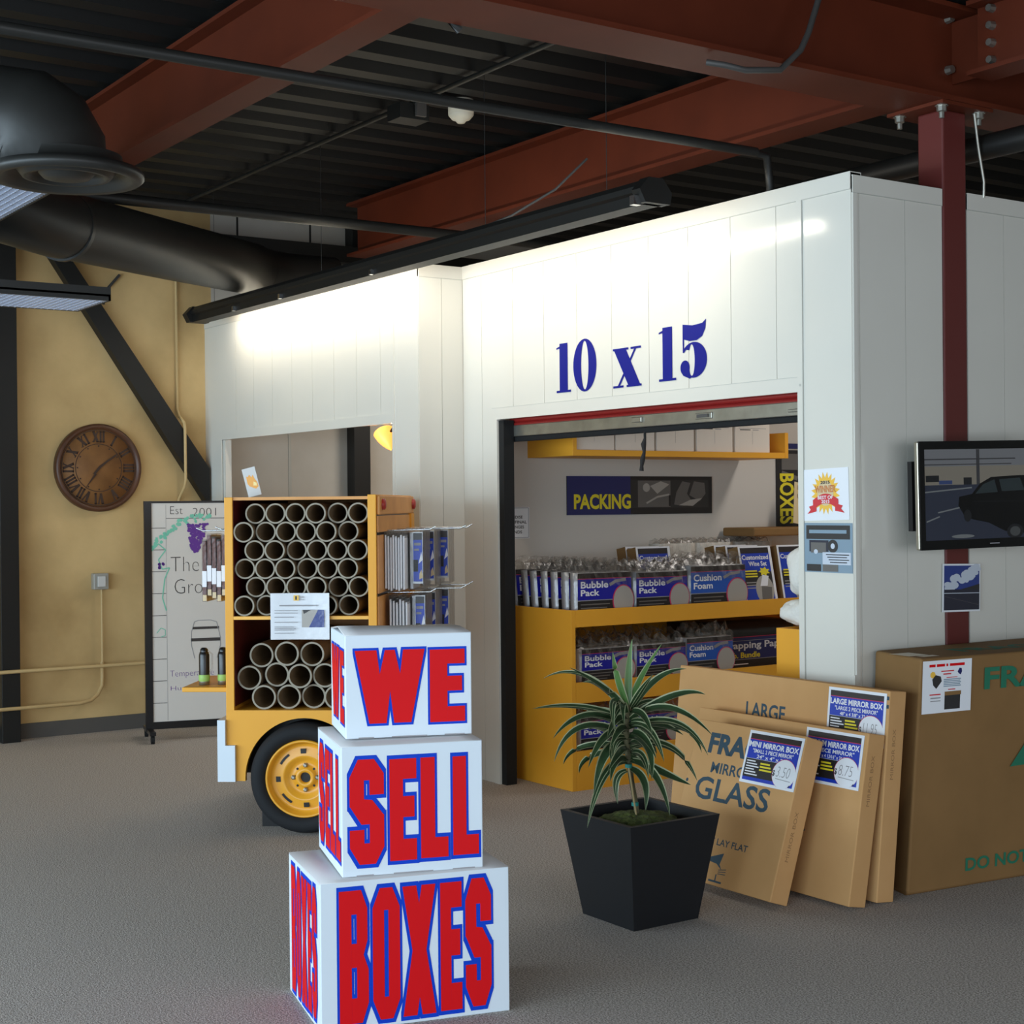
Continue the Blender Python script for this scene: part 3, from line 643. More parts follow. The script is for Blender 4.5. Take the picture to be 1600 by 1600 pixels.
for w_ in ([(1504, 772), (1514, 757), (1528, 750), (1532, 770)], [(1537, 769), (1534, 750), (1560, 748), (1566, 768)], [(1571, 768), (1566, 748), (1588, 748), (1596, 766)]): b.poly([(sx(p), sz(q)) for p, q in w_], .0008, 'reflect_window', F)
b.disc(sx(1553), sz(833), .045, .032, .0009, 'reflect_dark', F); b.disc(sx(1553), sz(833), .028, .021, .001, 'reflect_rim', F); b.disc(sx(1494), sz(806), .02, .026, .0009, 'reflect_dark', F)
b.rect(sx(1584), sz(820), sx(1597), sz(808), .001, 'reflect_tail', F); b.rect(sx(1585), sz(808), sx(1597), sz(798), .001, 'reflect_rim', F); b.line([(sx(1500), sz(784)), (sx(1600), sz(786))], .002, .0009, 'reflect_dark', F)
b.disc(sx(1488), sz(838), .06, .008, .0006, 'reflect_line', F)
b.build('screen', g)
MB().rect(sx(1520), .017, sx(1532), .021, .0002, 'print_grey', front(0, -.0045, 0)).build('maker_badge', g)
b = MB(); b.box(.03, .09, .08, .45, .12, .38, 'plastic_black'); b.box(.26, .034, .18, .40, .17, .30, 'plastic_black'); b.build('wall_bracket', g)

# ------------------------------------------------------------------ inside the 10 x 15 unit
b = MB(); b.box(0, -.006, 0, 1.187, 0, .242, 'print_black'); F = front(0, -.0066, 0)
b.rect(.0, 0, .50, .242, .0, 'navy', F); b.rect(.50, .04, 1.155, .22, .0, 'photo_dark', F); b.rect(.56, .045, .83, .215, .0003, 'photo_grey', F)
b.text('PACKING', .052, .035, .45, .095, .0006, 'print_yellow', F, .035)
b.disc(.63, .17, .03, .028, .0006, 'photo_light', F, 12); b.poly([(.66, .18), (.75, .21), (.82, .19), (.72, .13)], .0005, 'photo_light', F); b.line([(.63, .07), (.72, .11), (.82, .125)], .012, .0006, 'photo_light', F); b.rect(.815, .05, .83, .12, .0007, 'print_black', F)
b.poly([(.86, .06), (.88, .14), (.93, .21), (1.0, .2), (.97, .13), (1.02, .07), (.95, .05)], .0004, 'photo_grey', F); b.poly([(.99, .12), (1.03, .21), (1.12, .2), (1.13, .13), (1.08, .08)], .0005, 'photo_grey', F); b.poly([(.9, .055), (1.0, .09), (1.1, .1), (1.02, .05)], .0006, 'photo_light', F)
tag(b.build('packing_sign', loc=(-7.629, 5.615, 1.53), rot=(0, 0, H90)), 'dark blue sign reading PACKING in yellow with a grey photo on the inner wall', 'sign')
b = MB(); sheet(b, .33, .19); b.line([(.006, .006), (.324, .006), (.324, .184), (.006, .184), (.006, .006)], .004, .0, 'print_grey', SF)
for i, (t, w_) in enumerate((('ALL', .05), ('MERCHANDISE', .19), ('SALES ARE FINAL', .25), ('NO EXCHANGES', .21), ('NO REFUNDS', .18))): b.text(t, .165 - w_ / 2 + .02, .15 - .030 * i, w_, .018, .0, 'print_black', SF, .02)
tag(b.build('sales_notice', loc=(-7.629, 5.003, 1.394), rot=(0, 0, H90)), 'white notice about final sales on the inner wall beside the left door track', 'notice')
# wall shelf with archive boxes
g = thing('wall_shelf', 'yellow wall shelf holding white archive boxes high in the unit', 'shelf', (-7.169, 5.325, 1.88), H90)
MB().box(.03, 0, 0, 1.70, .46, .036, 'yellow').build('shelf_board', g, bevel=.002)
MB().box(0, 0, 0, .03, .46, .25, 'yellow').build('end_panel', g, bevel=.002); MB().box(1.70, 0, 0, 1.73, .46, .165, 'yellow').build('end_panel', g, bevel=.002)
g = thing('archive_box', '', 'box', (-7.20, 5.36, 1.9175), H90)
b = MB(); b.box(0, 0, 0, .295, .38, .25, 'archive_white'); F = front(0, -.0008, 0)
b.rect(.03, .150, .265, .1525, 0, 'print_grey', F); b.rect(.04, .139, .13, .1445, 0, 'print_black', F); b.rect(.15, .139, .2, .1435, 0, 'print_grey', F); b.rect(.146, .05, .1475, .13, 0, 'print_grey', F); b.rect(.11, .172, .185, .20, 0, 'print_black', F); b.disc(.11, .186, .014, .014, 0, 'print_black', F, 16); b.disc(.185, .186, .014, .014, 0, 'print_black', F, 16)
b.build('box_body', g); MB().box(-.004, -.004, .205, .299, .384, .258, 'archive_white').build('lid', g, bevel=.003)
lb = ['white archive box at the left end of the yellow wall shelf', 'second white archive box from the left on the wall shelf', 'middle white archive box of the five on the wall shelf', 'fourth white archive box from the left on the wall shelf', 'white archive box at the right end of the yellow wall shelf']
g['label'] = lb[0]; g['group'] = 'archive boxes on the wall shelf'
for i, y in enumerate((5.669, 5.985, 6.305, 6.624)): dup(g, (-7.20, y, 1.9175), H90, lb[i + 1])
# banner
b = MB(); b.box(0, -.006, 0, .42, 0, .60, 'print_black'); F = front(0, -.0066, 0)
b.rect(0, .565, .42, .60, .0, 'navy', F); b.rect(.02, .555, .42, .564, .0003, 'photo_light', F); b.rect(.05, .42, .2, .53, .0003, 'photo_grey', F); b.rect(.2, .36, .4, .5, .0003, 'photo_dark', F); b.line([(.05, .40), (.2, .36)], .03, .0004, 'photo_grey', F)
b.text('BOXES', .03, .05, .135, .345, .0006, 'print_yellow', F, .03, 0, -90)
tag(b.build('boxes_banner', loc=(-7.628, 7.385, 1.40), rot=(0, 0, H90)), 'tall dark banner reading BOXES sideways in yellow beside the wall shelf', 'sign')
b = MB(); b.box(0, -.003, 0, .2, 0, .28, 'cream'); F = front(0, -.0036, 0); b.text('Do Not', .03, .23, .12, .03, 0, 'print_black', F); b.text('Use As', .03, .17, .12, .03, 0, 'print_black', F); b.disc(.1, .1, .03, .04, 0, 'cardboard_dull', F)
tag(b.build('leaning_card', loc=(-7.40, 7.32, 1.46), rot=(R(-6), R(9), H90)), 'tilted cream printed card in front of the BOXES banner', 'card')

# merchandise shelf
SW = 2.45
g = thing('display_shelf', 'long yellow three tier display shelf inside the white unit', 'shelf', (-6.855, 5.10, 0), H90)
MB().box(-.03, .0, 0, .0, .76, 1.007, 'yellow').build('side_panel', g, bevel=.002); MB().box(SW, 0, 0, SW + .03, .76, 1.007, 'yellow').build('side_panel', g, bevel=.002)
for z, lo, hi in ((.955, .912, 1.007), (.57, .486, .603), (.19, 0.0, .219)):
    b = MB(); b.box(0, .02, z - .02, SW, .74, z, 'yellow'); b.box(0, 0, lo, SW, .02, hi, 'yellow'); b.build('shelf_tier', g)
MB().box(0, .74, 0, SW, .76, 1.0, 'yellow').build('back_panel', g)
def soft_box(b, w_, d, h, m, rnd, puff=.012):
    """bulging pouch body"""
    nx, nz = 6, 4; v = []; f = []
    for side in (0, 1):
        for j in range(nz + 1):
            for i in range(nx + 1):
                u, t = i / nx, j / nz; bul = puff * math.sin(math.pi * u) * math.sin(math.pi * min(1, t + .15)) + rnd.uniform(-.002, .002)
                v.append((u * w_, (-bul if side == 0 else d + bul), t * h))
    N = (nx + 1) * (nz + 1)
    for s_ in (0, 1):
        for j in range(nz):
            for i in range(nx):
                a = s_ * N + j * (nx + 1) + i; q = (a, a + 1, a + nx + 2, a + nx + 1); f.append(q if s_ == 0 else q[::-1])
    ring = [i for i in range(nx + 1)] + [(j + 1) * (nx + 1) + nx for j in range(nz)] + [nz * (nx + 1) + nx - 1 - i for i in range(nx)] + [(nz - 1 - j) * (nx + 1) for j in range(nz - 1)]
    for a, c in zip(ring, ring[1:] + ring[:1]): f.append((a, a + N, c + N, c))
    b.add(v, f, m, None, True)
def wrap(b, w_, d, h, top, rnd):
    nx, ny = 12, 6; v = []
    for j in range(ny + 1):
        for i in range(nx + 1):
            t = j / ny; up = math.sin(math.pi * t) ** .6 * top * rnd.uniform(.35, 1.15) if 0 < j < ny else 0
            v.append((i * w_ / nx + rnd.uniform(-.008, .008), t * d + rnd.uniform(-.008, .008), h + up))
    b.add(v, [(j * (nx + 1) + i, j * (nx + 1) + i + 1, (j + 1) * (nx + 1) + i + 1, (j + 1) * (nx + 1) + i) for j in range(ny) for i in range(nx)], 'film')
    v = []                                              # loose front skirt of film over the label
    for j in range(4):
        for i in range(nx + 1): v.append((i * w_ / nx, -.016 - rnd.uniform(0, .008), h * (1 - .1 * j) + (.5 * top if j == 0 else 0) * rnd.uniform(.4, 1)))
    b.add(v, [(j * (nx + 1) + i, j * (nx + 1) + i + 1, (j + 1) * (nx + 1) + i + 1, (j + 1) * (nx + 1) + i) for j in range(3) for i in range(nx)], 'film')
def make_pack(w_, d, h, blue, lines, seed, top=.075):
    g = thing('packing_pouch', 'pack', 'packing supply'); rnd = random.Random(seed)
    b = MB(); soft_box(b, w_, d, h, 'silver_film', rnd); b.build('pouch', g)
    b = MB(); F = front(0, -.0155, 0); x0 = .008
    b.rect(x0, .0, w_, h * .38, 0, 'print_black', F); b.rect(x0, h * .40, w_, h * .86, 0, blue, F); b.rect(x0, h * .87, w_, h * .99, 0, 'label_black', F); b.rect(x0, h * .86, w_, h * .875, .0003, 'magenta_line', F); b.rect(x0, h * .385, w_, h * .40, .0003, 'print_grey', F)
    b.disc(w_ * .85, h * .36, w_ * .20, h * .355, .0006, 'magenta_line', F); b.disc(w_ * .855, h * .36, w_ * .185, h * .33, .0009, 'photo_light', F)
    b.text(lines[0], x0 + .02, h * .66, w_ * .50, h * .15, .0012, 'print_white', F, .025); b.text(lines[1], x0 + .02, h * .49, w_ * .34, h * .14, .0012, 'print_white', F, .025)
    for k in range(3): b.rect(x0 + .02, h * (.29 - .08 * k), w_ * (.6 - .05 * k), h * (.315 - .08 * k), .0006, 'photo_grey', F)
    b.line([(w_ * .6, h * .72), (w_ * .72, h * .80), (w_ * .9, h * .83)], .018, .0008, 'print_grey', F)
    # trim the oval to the pack width
    b.build('printed_label', g)
    b = MB(); wrap(b, w_, d, h, top, rnd); b.build('plastic_wrap', g)
    return g
def shelf_pos(x, y, z): return (-6.855 - y, 5.10 + x, z)
bp = make_pack(.39, .045, .255, 'pack_blue', ('Bubble', 'Pack'), 1); bp2 = make_pack(.39, .07, .24, 'pack_blue', ('Bubble', 'Pack'), 2)
cf = make_pack(.44, .075, .27, 'pack_blue_light', ('Cushion', 'Foam'), 3); cf2 = make_pack(.37, .09, .225, 'pack_blue_light', ('Cushion', 'Foam'), 4, .09)
bp3 = make_pack(.375, .12, .20, 'pack_blue', ('Bubble', 'Pack'), 5, .10)
ORD = ['front', 'second', 'third', 'fourth', 'fifth', 'sixth', 'rearmost']
GT = 'bagged packs on the top tray'
def put(src, used, x, y, z, label, group, dz=0.0, rx=None):
    if not used: src.location = shelf_pos(x, y, z); src.rotation_euler = (rx or 0, 0, H90 + dz); src['label'] = label; src['group'] = group; return src
    return dup(src, shelf_pos(x, y, z), H90 + dz, label, group, rx)
rnd = random.Random(11)
for k in range(7): put(bp, k, .045 + rnd.uniform(-.012, .012) - .012 * (k == 0) - .004 * k, .045 + .093 * k, .956 + .0012 * k, '%s Bubble Pack pouch in the left file on the top tray, by the door track' % ORD[k], GT, rnd.uniform(-.07, .03) if k else 0, R(-1.3 * k))
for k in range(3): put(bp2, k, .452 + .008 * k, .045 + .10 * k, .962, '%s Bubble Pack pouch in the second file on the top tray' % ORD[k], GT)
for k in range(3): put(cf, k, .865 + .005 * k, .045 + .13 * k, .956, '%s Cushion Foam pouch in the third file on the top tray' % ORD[k], GT)
put(bp3, 0, .06, .05, .582, 'Bubble Pack pouch at the left end of the middle tier', 'packs on the middle tier'); put(bp3, 1, .455, .05, .582, 'Bubble Pack pouch second from the left on the middle tier', 'packs on the middle tier')
put(cf2, 0, .835, .052, .575, 'lighter blue Cushion Foam pouch on the middle tier left of the black bundle', 'packs on the middle tier')
put(bp3, 1, .05, .05, .202, 'Bubble Pack pouch at the left end of the lowest tier behind the plant', 'packs on the lowest tier'); put(bp3, 1, .44, .06, .202, 'Bubble Pack pouch second from the left on the lowest tier behind the plant', 'packs on the lowest tier')
for k in range(2): put(bp3, 1, .06 + .395 * k, .22, .582, 'Bubble Pack pouch behind the %s front pouch of the middle tier' % ('leftmost', 'second')[k], 'packs on the middle tier')
# wrapping paper bundle
g = thing('paper_bundle', 'black wrapped bundle labelled Wrapping Paper at the right of the middle tier', 'packing supply', shelf_pos(1.10, .165, .571), H90)
b = MB(); soft_box(b, .74, .36, .29, 'plastic_black', random.Random(8), .01); b.build('wrapped_bundle', g)
b = MB(); F = front(0, -.0115, 0); b.rect(.0, .01, .74, .06, 0, 'print_black', F); b.rect(0, .062, .74, .195, 0, 'navy', F); b.rect(0, .197, .74, .201, .0003, 'magenta_line', F); b.rect(0, .175, .74, .178, .0003, 'print_grey', F); b.rect(0, .06, .74, .063, .0004, 'print_grey', F)
b.text('Wrapping Paper', .085, .115, .60, .055, .0006, 'print_white', F, .025); b.text('10 Lb. Bundle', .12, .07, .32, .036, .0006, 'print_yellow', F, .025); b.rect(.1, .03, .34, .036, .0006, 'print_white', F)
b.build('printed_label', g)
# boxed foam sets leaning at the right end
def foam_set(x, y, z, label, tilt, first=None):
    if first: return dup(first, shelf_pos(x, y, z), H90, label, None, tilt)
    g = thing('foam_set_box', label, 'packing supply', shelf_pos(x, y, z), H90, 'boxed foam sets on the top tray', tilt)
    MB().box(0, 0, 0, .27, .09, .36, 'cardboard_dull').build('carton', g, bevel=.003)
    b = MB(); F = front(0, -.0008, 0); b.rect(0, 0, .27, .36, 0, 'print_white', F); b.rect(.015, .005, .25, .35, .0003, 'label_blue', F); b.rect(.015, .315, .25, .35, .0006, 'label_black', F); b.rect(.015, .11, .25, .2, .0005, 'print_black', F)
    b.text('Customized', .02, .275, .22, .03, .0009, 'print_white', F, .025); b.text('Wine Set', .07, .235, .15, .03, .0009, 'print_white', F, .025)
    for k in range(3): b.rect(.03, .20 - .017 * k, .13, .209 - .017 * k, .0008, 'print_yellow', F); b.rect(.03, .13 - .017 * k, .11, .137 - .017 * k, .0008, 'print_grey', F)
    n = 14; b.poly([(.19 + (.05 if i % 2 else .03) * math.cos(6.283 * i / n), .2 + (.03 if i % 2 else .018) * math.sin(6.283 * i / n)) for i in range(n)], .001, 'print_yellow', F)
    b.disc(.175, .085, .075, .09, .0009, 'photo_light', F); b.poly([(.14, .02), (.22, .02), (.235, .1), (.15, .11)], .0012, 'photo_grey', F); b.poly([(.14, .11), (.17, .18), (.22, .17), (.2, .11)], .0012, 'print_white', F)
    b.build('printed_label', g); return g
fs = foam_set(1.335, .055, .977, 'white and blue Customized Wine Set box leaning right of the cushion foam', R(-12))
fs2 = foam_set(1.655, .055, .977, 'second white and blue set box leaning behind the door jamb', R(-11), fs)
for x, y, t in ((.82, .42, 'set box behind the cushion foam pouches, nearest of the hidden file'), (.82, .52, 'set box at the back behind the cushion foam pouches'), (1.345, .19, 'set box directly behind the leaning Customized Wine Set box'), (1.35, .30, 'set box farthest behind the leaning Customized Wine Set box')): foam_set(x, y, .977, t, R(-10), fs)
# white foam packs and kraft box behind
g = thing('foam_pack', '', 'packing supply', (-7.48, 6.225, .956), H90, 'white foam packs at the back of the top tray')
b = MB(); soft_box(b, .30, .10, .385, 'foam_white', random.Random(4), .015); b.build('pack_body', g); b = MB(); wrap(b, .30, .1, .385, .035, random.Random(6)); b.build('plastic_wrap', g)
g['label'] = 'white foam pack standing behind the cushion foam pouches'
dup(g, (-7.48, 6.55, .956), H90, 'white foam pack standing behind the first set box, under the kraft carton'); dup(g, (-7.48, 6.88, .956), H90, 'white foam pack behind the second set box, under the kraft carton')
g = thing('kraft_carton', 'flat brown carton lying on the white foam packs below the BOXES banner', 'box', (-7.30, 6.87, 1.379), R(88))
MB().box(0, 0, 0, .75, .31, .055, 'cardboard_dull').build('carton_body', g, bevel=.01)
# small yellow cabinet and white bags by the right jamb
g = thing('display_cabinet', 'small yellow cabinet just behind the right door jamb under the white bags', 'cabinet', (-5.20, 5.03, 0))
MB().box(0, 0, 0, .53, .02, 1.016, 'yellow').build('front_panel', g, bevel=.002); MB().box(0, .02, 0, .02, .42, 1.016, 'yellow').build('side_panel', g); MB().box(.51, .02, 0, .53, .42, 1.016, 'yellow').build('side_panel', g); MB().box(.02, .02, .98, .51, .42, 1.0, 'yellow').build('top_board', g)
def bag(name, label, loc, rx_, ry_, rz_, seed, m='foam_white', group=None, cat='bag'):
    bm = bmesh.new(); bmesh.ops.create_icosphere(bm, subdivisions=4, radius=1); rnd = random.Random(seed); ph = [rnd.uniform(0, 6) for _ in range(6)]
    for v_ in bm.verts:
        c = v_.co; k = 1 + .05 * math.sin(5 * c.x + ph[0]) * math.sin(6 * c.z + ph[1]) + .035 * math.sin(11 * c.y + ph[2]) * math.sin(9 * c.x + ph[3]) + .015 * math.sin(31 * c.z + ph[4]) * math.sin(29 * c.x + ph[5])
        s_ = lambda t: math.copysign(abs(t) ** .62, t)
        v_.co = Vector((s_(c.x) * rx_, s_(c.y) * ry_, s_(c.z) * rz_)) * k
    me = bpy.data.meshes.new(name); bm.to_mesh(me); bm.free(); me.materials.append(M[m])
    zmin = min(v_.co.z for v_ in me.vertices)
    for v_ in me.vertices: v_.co.z -= zmin
    me.polygons.foreach_set('use_smooth', [True] * len(me.polygons))
    o = bpy.data.objects.new(name, me); C.objects.link(o); o.location = loc; return tag(o, label, cat, group)
bag('peanut_bag', 'white bag lying on the small yellow cabinet, lower of two', (-5.045, 5.23, 1.018), .23, .17, .065, 1, 'foam_white', 'white bags on the yellow cabinet')
bag('peanut_bag', 'taller white bag stacked on the lower bag beside the jamb', (-5.03, 5.23, 1.148), .205, .16, .125, 2, 'foam_white', 'white bags on the yellow cabinet')

# far unit lamp
g = thing('wall_sconce', 'glowing amber glass lamp in the upper right of the far opening', 'lamp', (-7.955, 4.66, 1.93))
b = MB(); n = 10; v = []; prof = [(0.0, .0), (.03, .01), (.085, .05), (.15, .095), (.225, .118)]
b.lathe([(.003, 0), (.020, .02), (.040, .055), (.058, .10), (.067, .14)], 'shade_glow', 28, Matrix.Translation((-.170, .0, .007)) @ Matrix.Rotation(R(-37), 4, 'Y')); b.build('glass_shade', g)
MB().tube([(.0, 0, .09), (-.04, 0, .155), (-.12, 0, .16), (-.17, 0, .12)], .008, 'bronze', 8).build('arm', g)
MB().box(-.012, -.03, .05, .0, .03, .15, 'bronze').build('wall_plate', g, bevel=.004)
pl_ = bpy.data.lights.new('sconce_bulb', 'POINT'); pl_.energy = 1.5; pl_.color = (1, .72, .38); pl_.shadow_soft_size = .03
po = bpy.data.objects.new('sconce_bulb', pl_); C.objects.link(po); po.location = (-8.16, 4.66, 2.06)

# ------------------------------------------------------------------ yellow truck cart
CR = R(51.68); CO = Vector((-6.779, 3.372, 0)); CM = Matrix.Translation(CO) @ Matrix.Rotation(CR, 4, 'Z')
CD = 1.28
g = thing('truck_cart', 'yellow display cart shaped like a little truck, filled with cardboard tubes', 'display cart', CO, CR)
F0 = front()
pts = [(-.375, .256), (-.282, .256)] + [(.0125 + .295 * math.cos(R(a)), .27 + .295 * math.sin(R(a))) for a in range(180, -1, -6)] + [(.307, .256), (.375, .256), (.375, .603), (-.375, .603)]
MB().prism(pts, -.03, 0, 'yellow', F0).build('front_panel', g)
MB().box(-.375, 0, .6, -.334, CD, 1.647, 'yellow').build('side_panel', g, bevel=.002)
MB().box(.334, 0, .6, .375, CD, 1.655, 'yellow').build('side_panel', g, bevel=.002)
MB().box(-.375, .03, .256, -.334, CD, .6, 'yellow').build('side_skirt', g); MB().box(.334, .03, .256, .375, CD, .6, 'yellow').build('side_skirt', g)
MB().box(-.334, .012, .62, -.3325, CD, 1.645, 'maroon').build('inner_lining', g)
MB().box(-.334, 0.01, 1.632, .334, CD, 1.647, 'orange_wood').build('roof_board', g); MB().box(-.334, 0, 1.047, .334, CD - .02, 1.063, 'yellow_edge').build('shelf', g)
MB().box(-.334, 0.03, .588, .334, CD - .02, .603, 'yellow').build('floor_board', g); MB().box(-.334, CD - .02, .256, .334, CD, 1.632, 'orange_wood').build('back_panel', g)
MB().box(-.334, .24, .256, .334, .26, .588, 'plastic_black').build('wheel_well', g)
MB().box(-.414, -.024, .256, -.375, CD, .557, 'white_print').box(-.375, -.024, .256, -.327, 0, .433, 'white_print').build('bumper', g)
# wheel
WT = Matrix.Translation((.0125, .05, .272)) @ Matrix.Rotation(R(90), 4, 'X')      # local z -> towards the viewer (-y)
q = MB().lathe([(.185, -.10), (.25, -.095), (.268, -.07), (.271, .04), (.262, .075), (.24, .09), (.21, .088), (.190, .07), (.185, .05)], 'tire', 64, WT).build('tire', g)
b = MB(); b.lathe([(.185, -.08), (.19, .075), (.184, .085), (.176, .075), (.172, .04), (.150, .034), (.112, .052), (.100, .050), (.088, .026), (.05, .026), (.047, .044), (.027, .044), (.026, .0)], 'rim_yellow', 64, WT)
b.disc(0, 0, .026, .026, .02, 'plastic_black', WT)
for k in range(8):
    a = R(45 * k + 3); 
    if k % 2 == 0: b.box(.120, -.013, .047 - .018, .143, .013, .050, 'plastic_black', WT @ Matrix.Rotation(a, 4, 'Z'))
    else: b.ring(0, 0, .143, .143, .131, .131, .0455, 'plastic_black', WT, 8, math.degrees(a) - 13, math.degrees(a) + 13)
for k in range(4): b.disc(.058 * math.cos(R(45 + 90 * k)), .058 * math.sin(R(45 + 90 * k)), .006, .006, .0275, 'plastic_black', WT, 10)
q = b.build('wheel_rim', g)
for k in range(4): MB().lathe([(.013, .024), (.012, .04), (.006, .044), (0, .044)], 'galvanised', 6, WT @ Matrix.Translation((.06 * math.cos(R(90 * k)), .06 * math.sin(R(90 * k)), 0)), False).build('lug_nut', q)
b = MB(); b.prism([(-.24, 0), (-.10, 0), (-.14, .12), (-.24, .17)], -.235, -.165, 'plastic_black', F0); tag(b.build('wheel_chock', loc=CO, rot=(0, 0, CR)), 'black chock block on the carpet behind the yellow wheel', 'wheel chock')
b = MB(); b.box(-.30, .9, 0, -.22, 1.2, .256, 'plastic_black'); b.build('rear_support', g); b = MB(); b.box(.22, .9, 0, .30, 1.2, .256, 'plastic_black'); b.build('rear_support', g)
# slatted right flank with tail lamps
b = MB(); b.box(.375, .02, 1.555, .392, CD - .02, 1.65, 'orange_wood'); b.build('top_rail', g, bevel=.006)
MB().box(.375, 1.14, .6, .394, CD - .02, 1.555, 'yellow').build('corner_post', g)
MB().box(.375, .02, 1.47, .384, 1.14, 1.55, 'orange_wood').box(.375, .02, 1.17, .384, 1.14, 1.455, 'orange_wood').box(.375, .02, .62, .384, 1.14, 1.155, 'orange_wood').box(.375, .02, .62, .377, 1.14, 1.555, 'plastic_black').build('slatted_panel', g)
for y in (.1, 1.2): MB().lathe([(.028, 0), (.028, .012), (.018, .018), (0, .018)], 'knob_red', 16, frame((.392, y, 1.607), (0, 1, 0), (0, 0, 1))).build('tail_lamp', g)
for y, z in ((.3, 1.475), (.65, 1.475), (1.0, 1.475), (.3, 1.16), (.65, 1.16), (1.0, 1.16)):
    MB().tube([(.378, y, z), (.60 + .12 * (y > .5), y, z + .002), (.63 + .12 * (y > .5), y, z + .018)], .004, 'chrome', 6).build('hook', g)
for y in (.25, .62): MB().tube([(-.375, y, 1.485), (-.55, y, 1.48), (-.585, y, 1.495)], .004, 'chrome', 6).build('hook', g)
b = MB(); b.box(-.60, .02, .69, -.375, .55, .713, 'yellow'); b.build('side_shelf', g, bevel=.003)
MB().prism([(-.375, .688), (-.47, .688), (-.375, .66)], -.30, -.28, 'white_print', F0).build('shelf_bracket', g)

def on_cart(o, x, y, z, rz=0): o.location = CM @ Vector((x, y, z)); o.rotation_euler = (0, 0, CR + rz); return o
# cardboard tubes
def tube_mesh(r_, ri, ln):
    T = Matrix.Rotation(-H90, 4, 'X'); b = MB()
    b.lathe([(ri, .002), (r_, .002)], 'tube_rim', 36, T, False); b.lathe([(r_, .002), (r_, ln)], 'tube_card', 36, T); b.lathe([(r_, ln), (ri, ln)], 'tube_rim', 36, T, False); b.lathe([(ri, ln), (ri, .002)], 'tube_inner', 36, T)
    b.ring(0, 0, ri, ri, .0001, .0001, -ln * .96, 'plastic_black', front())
    return b.build('mailing_tube')
ORDN = ['first', 'second', 'third', 'fourth', 'fifth', 'sixth']
small = tube_mesh(.0503, .0425, 1.1); big = tube_mesh(.0597, .051, 1.1)
for r_ in range(6):
    for k in range(6):
        x = -.2818 + .1025 * k + (.0512 if r_ % 2 else 0); o = small if r_ == k == 0 else small.copy()
        if o is not small: C.objects.link(o)
        on_cart(o, x, .006 + .012 * ((r_ * 7 + k * 3) % 4), 1.1145 + .0903 * r_)
        tag(o, 'slim cardboard tube, %s from left in the %s row from the top of the cart' % (ORDN[k], ORDN[5 - r_]), 'mailing tube', 'slim tubes in the upper bay of the cart')
lows = [[(-.194, .663), (-.074, .663), (.046, .663), (.166, .663), (.2735, .719)], [(-.270, .757), (-.137, .770), (-.014, .767), (.106, .768), (.226, .832)], [(-.213, .866), (-.078, .877), (.044, .873)]]
first = True
for r_, row in enumerate(lows):
    for k, (x, z) in enumerate(row):
        o = big if first else big.copy()
        if not first: C.objects.link(o)
        first = False; on_cart(o, x, .03 + .02 * ((r_ + k) % 3), z)
        tag(o, 'wide cardboard tube, %s from left in the %s row of the lower cart bay' % (ORDN[k], ('bottom', 'middle', 'top')[r_]), 'mailing tube', 'wide tubes in the lower bay of the cart')
# paper notice on the cart
g = thing('paper_notice', 'white printed notice hanging at the front of the cart over the tubes', 'notice'); on_cart(g, -.144, -.016, .951)
b = MB(); n = 8; v = []
for j in range(2):
    for i in range(n + 1): v.append((.29 * i / n, .012 * math.sin(math.pi * i / n) - .008, .226 * j))
b.add(v, [(i, i + 1, n + 2 + i, n + 1 + i) for i in range(n)], 'paper', None, True)
b.build('paper_page', g)
b = MB(); F = front(0, -.0115, 0)
b.rect(.115, .19, .14, .216, 0, 'orange_print', F); b.rect(.123, .194, .132, .212, .0003, 'print_black', F); b.rect(.148, .205, .165, .209, 0, 'print_grey', F); b.rect(.148, .193, .168, .196, 0, 'print_grey', F)
b.rect(.045, .163, .23, .169, 0, 'print_grey', F)
for y in (.140, .128, .108, .083, .06, .052, .045, .03): b.rect(.02, y, .115 + .01 * (int(y * 1000) % 3), y + .003, 0, 'print_grey', F)
b.rect(.155, .06, .265, .145, 0, 'photo_light', F); b.poly([(.19, .06), (.265, .06), (.265, .145), (.235, .145)], .0004, 'sky_blue', F); b.poly([(.165, .125), (.2, .145), (.16, .145)], .0004, 'photo_dark', F)
b.build('print', g)
b = MB(); v = []
for j in range(2):
    for i in range(n + 1): v.append((.292 * i / n - .001, .012 * math.sin(math.pi * i / n) - .0215, .228 * j - .001))
b.add(v, [(i, i + 1, n + 2 + i, n + 1 + i) for i in range(n)], 'film', None, True); b.build('plastic_sleeve', g)
# hanging packs on the right flank
g = thing('hanging_pouch', '', 'packing supply'); on_cart(g, .388, .18, 1.185)
b = MB(); b.box(0, 0, 0, .0095, .24, .268, 'paper'); b.build('pouch', g, bevel=.004); MB().box(-.001, -.004, .258, .0103, .246, .286, 'film').build('plastic_wrap', g)
g['label'] = 'white foam pouch nearest the yellow upright on the upper hook of the cart'; g['group'] = 'white pouches hanging on the cart flank'
p1 = g
for k in range(1, 8): on_cart(dup(p1, (0, 0, 0), 0, '%s white foam pouch out from the yellow upright on the upper hook' % ('second', 'third', 'fourth', 'fifth', 'sixth', 'seventh', 'eighth')[k - 1]), .388 + .013 * k, .18 + .004 * (k % 3), 1.185 - .006 * (k % 3))
for k in range(6): on_cart(dup(p1, (0, 0, 0), 0, '%s white foam pouch out from the yellow upright on the lower hook' % ('first', 'second', 'third', 'fourth', 'fifth', 'sixth')[k]), .41 + .016 * k, .18 + .004 * (k % 2), .865 - .008 * (k % 3))
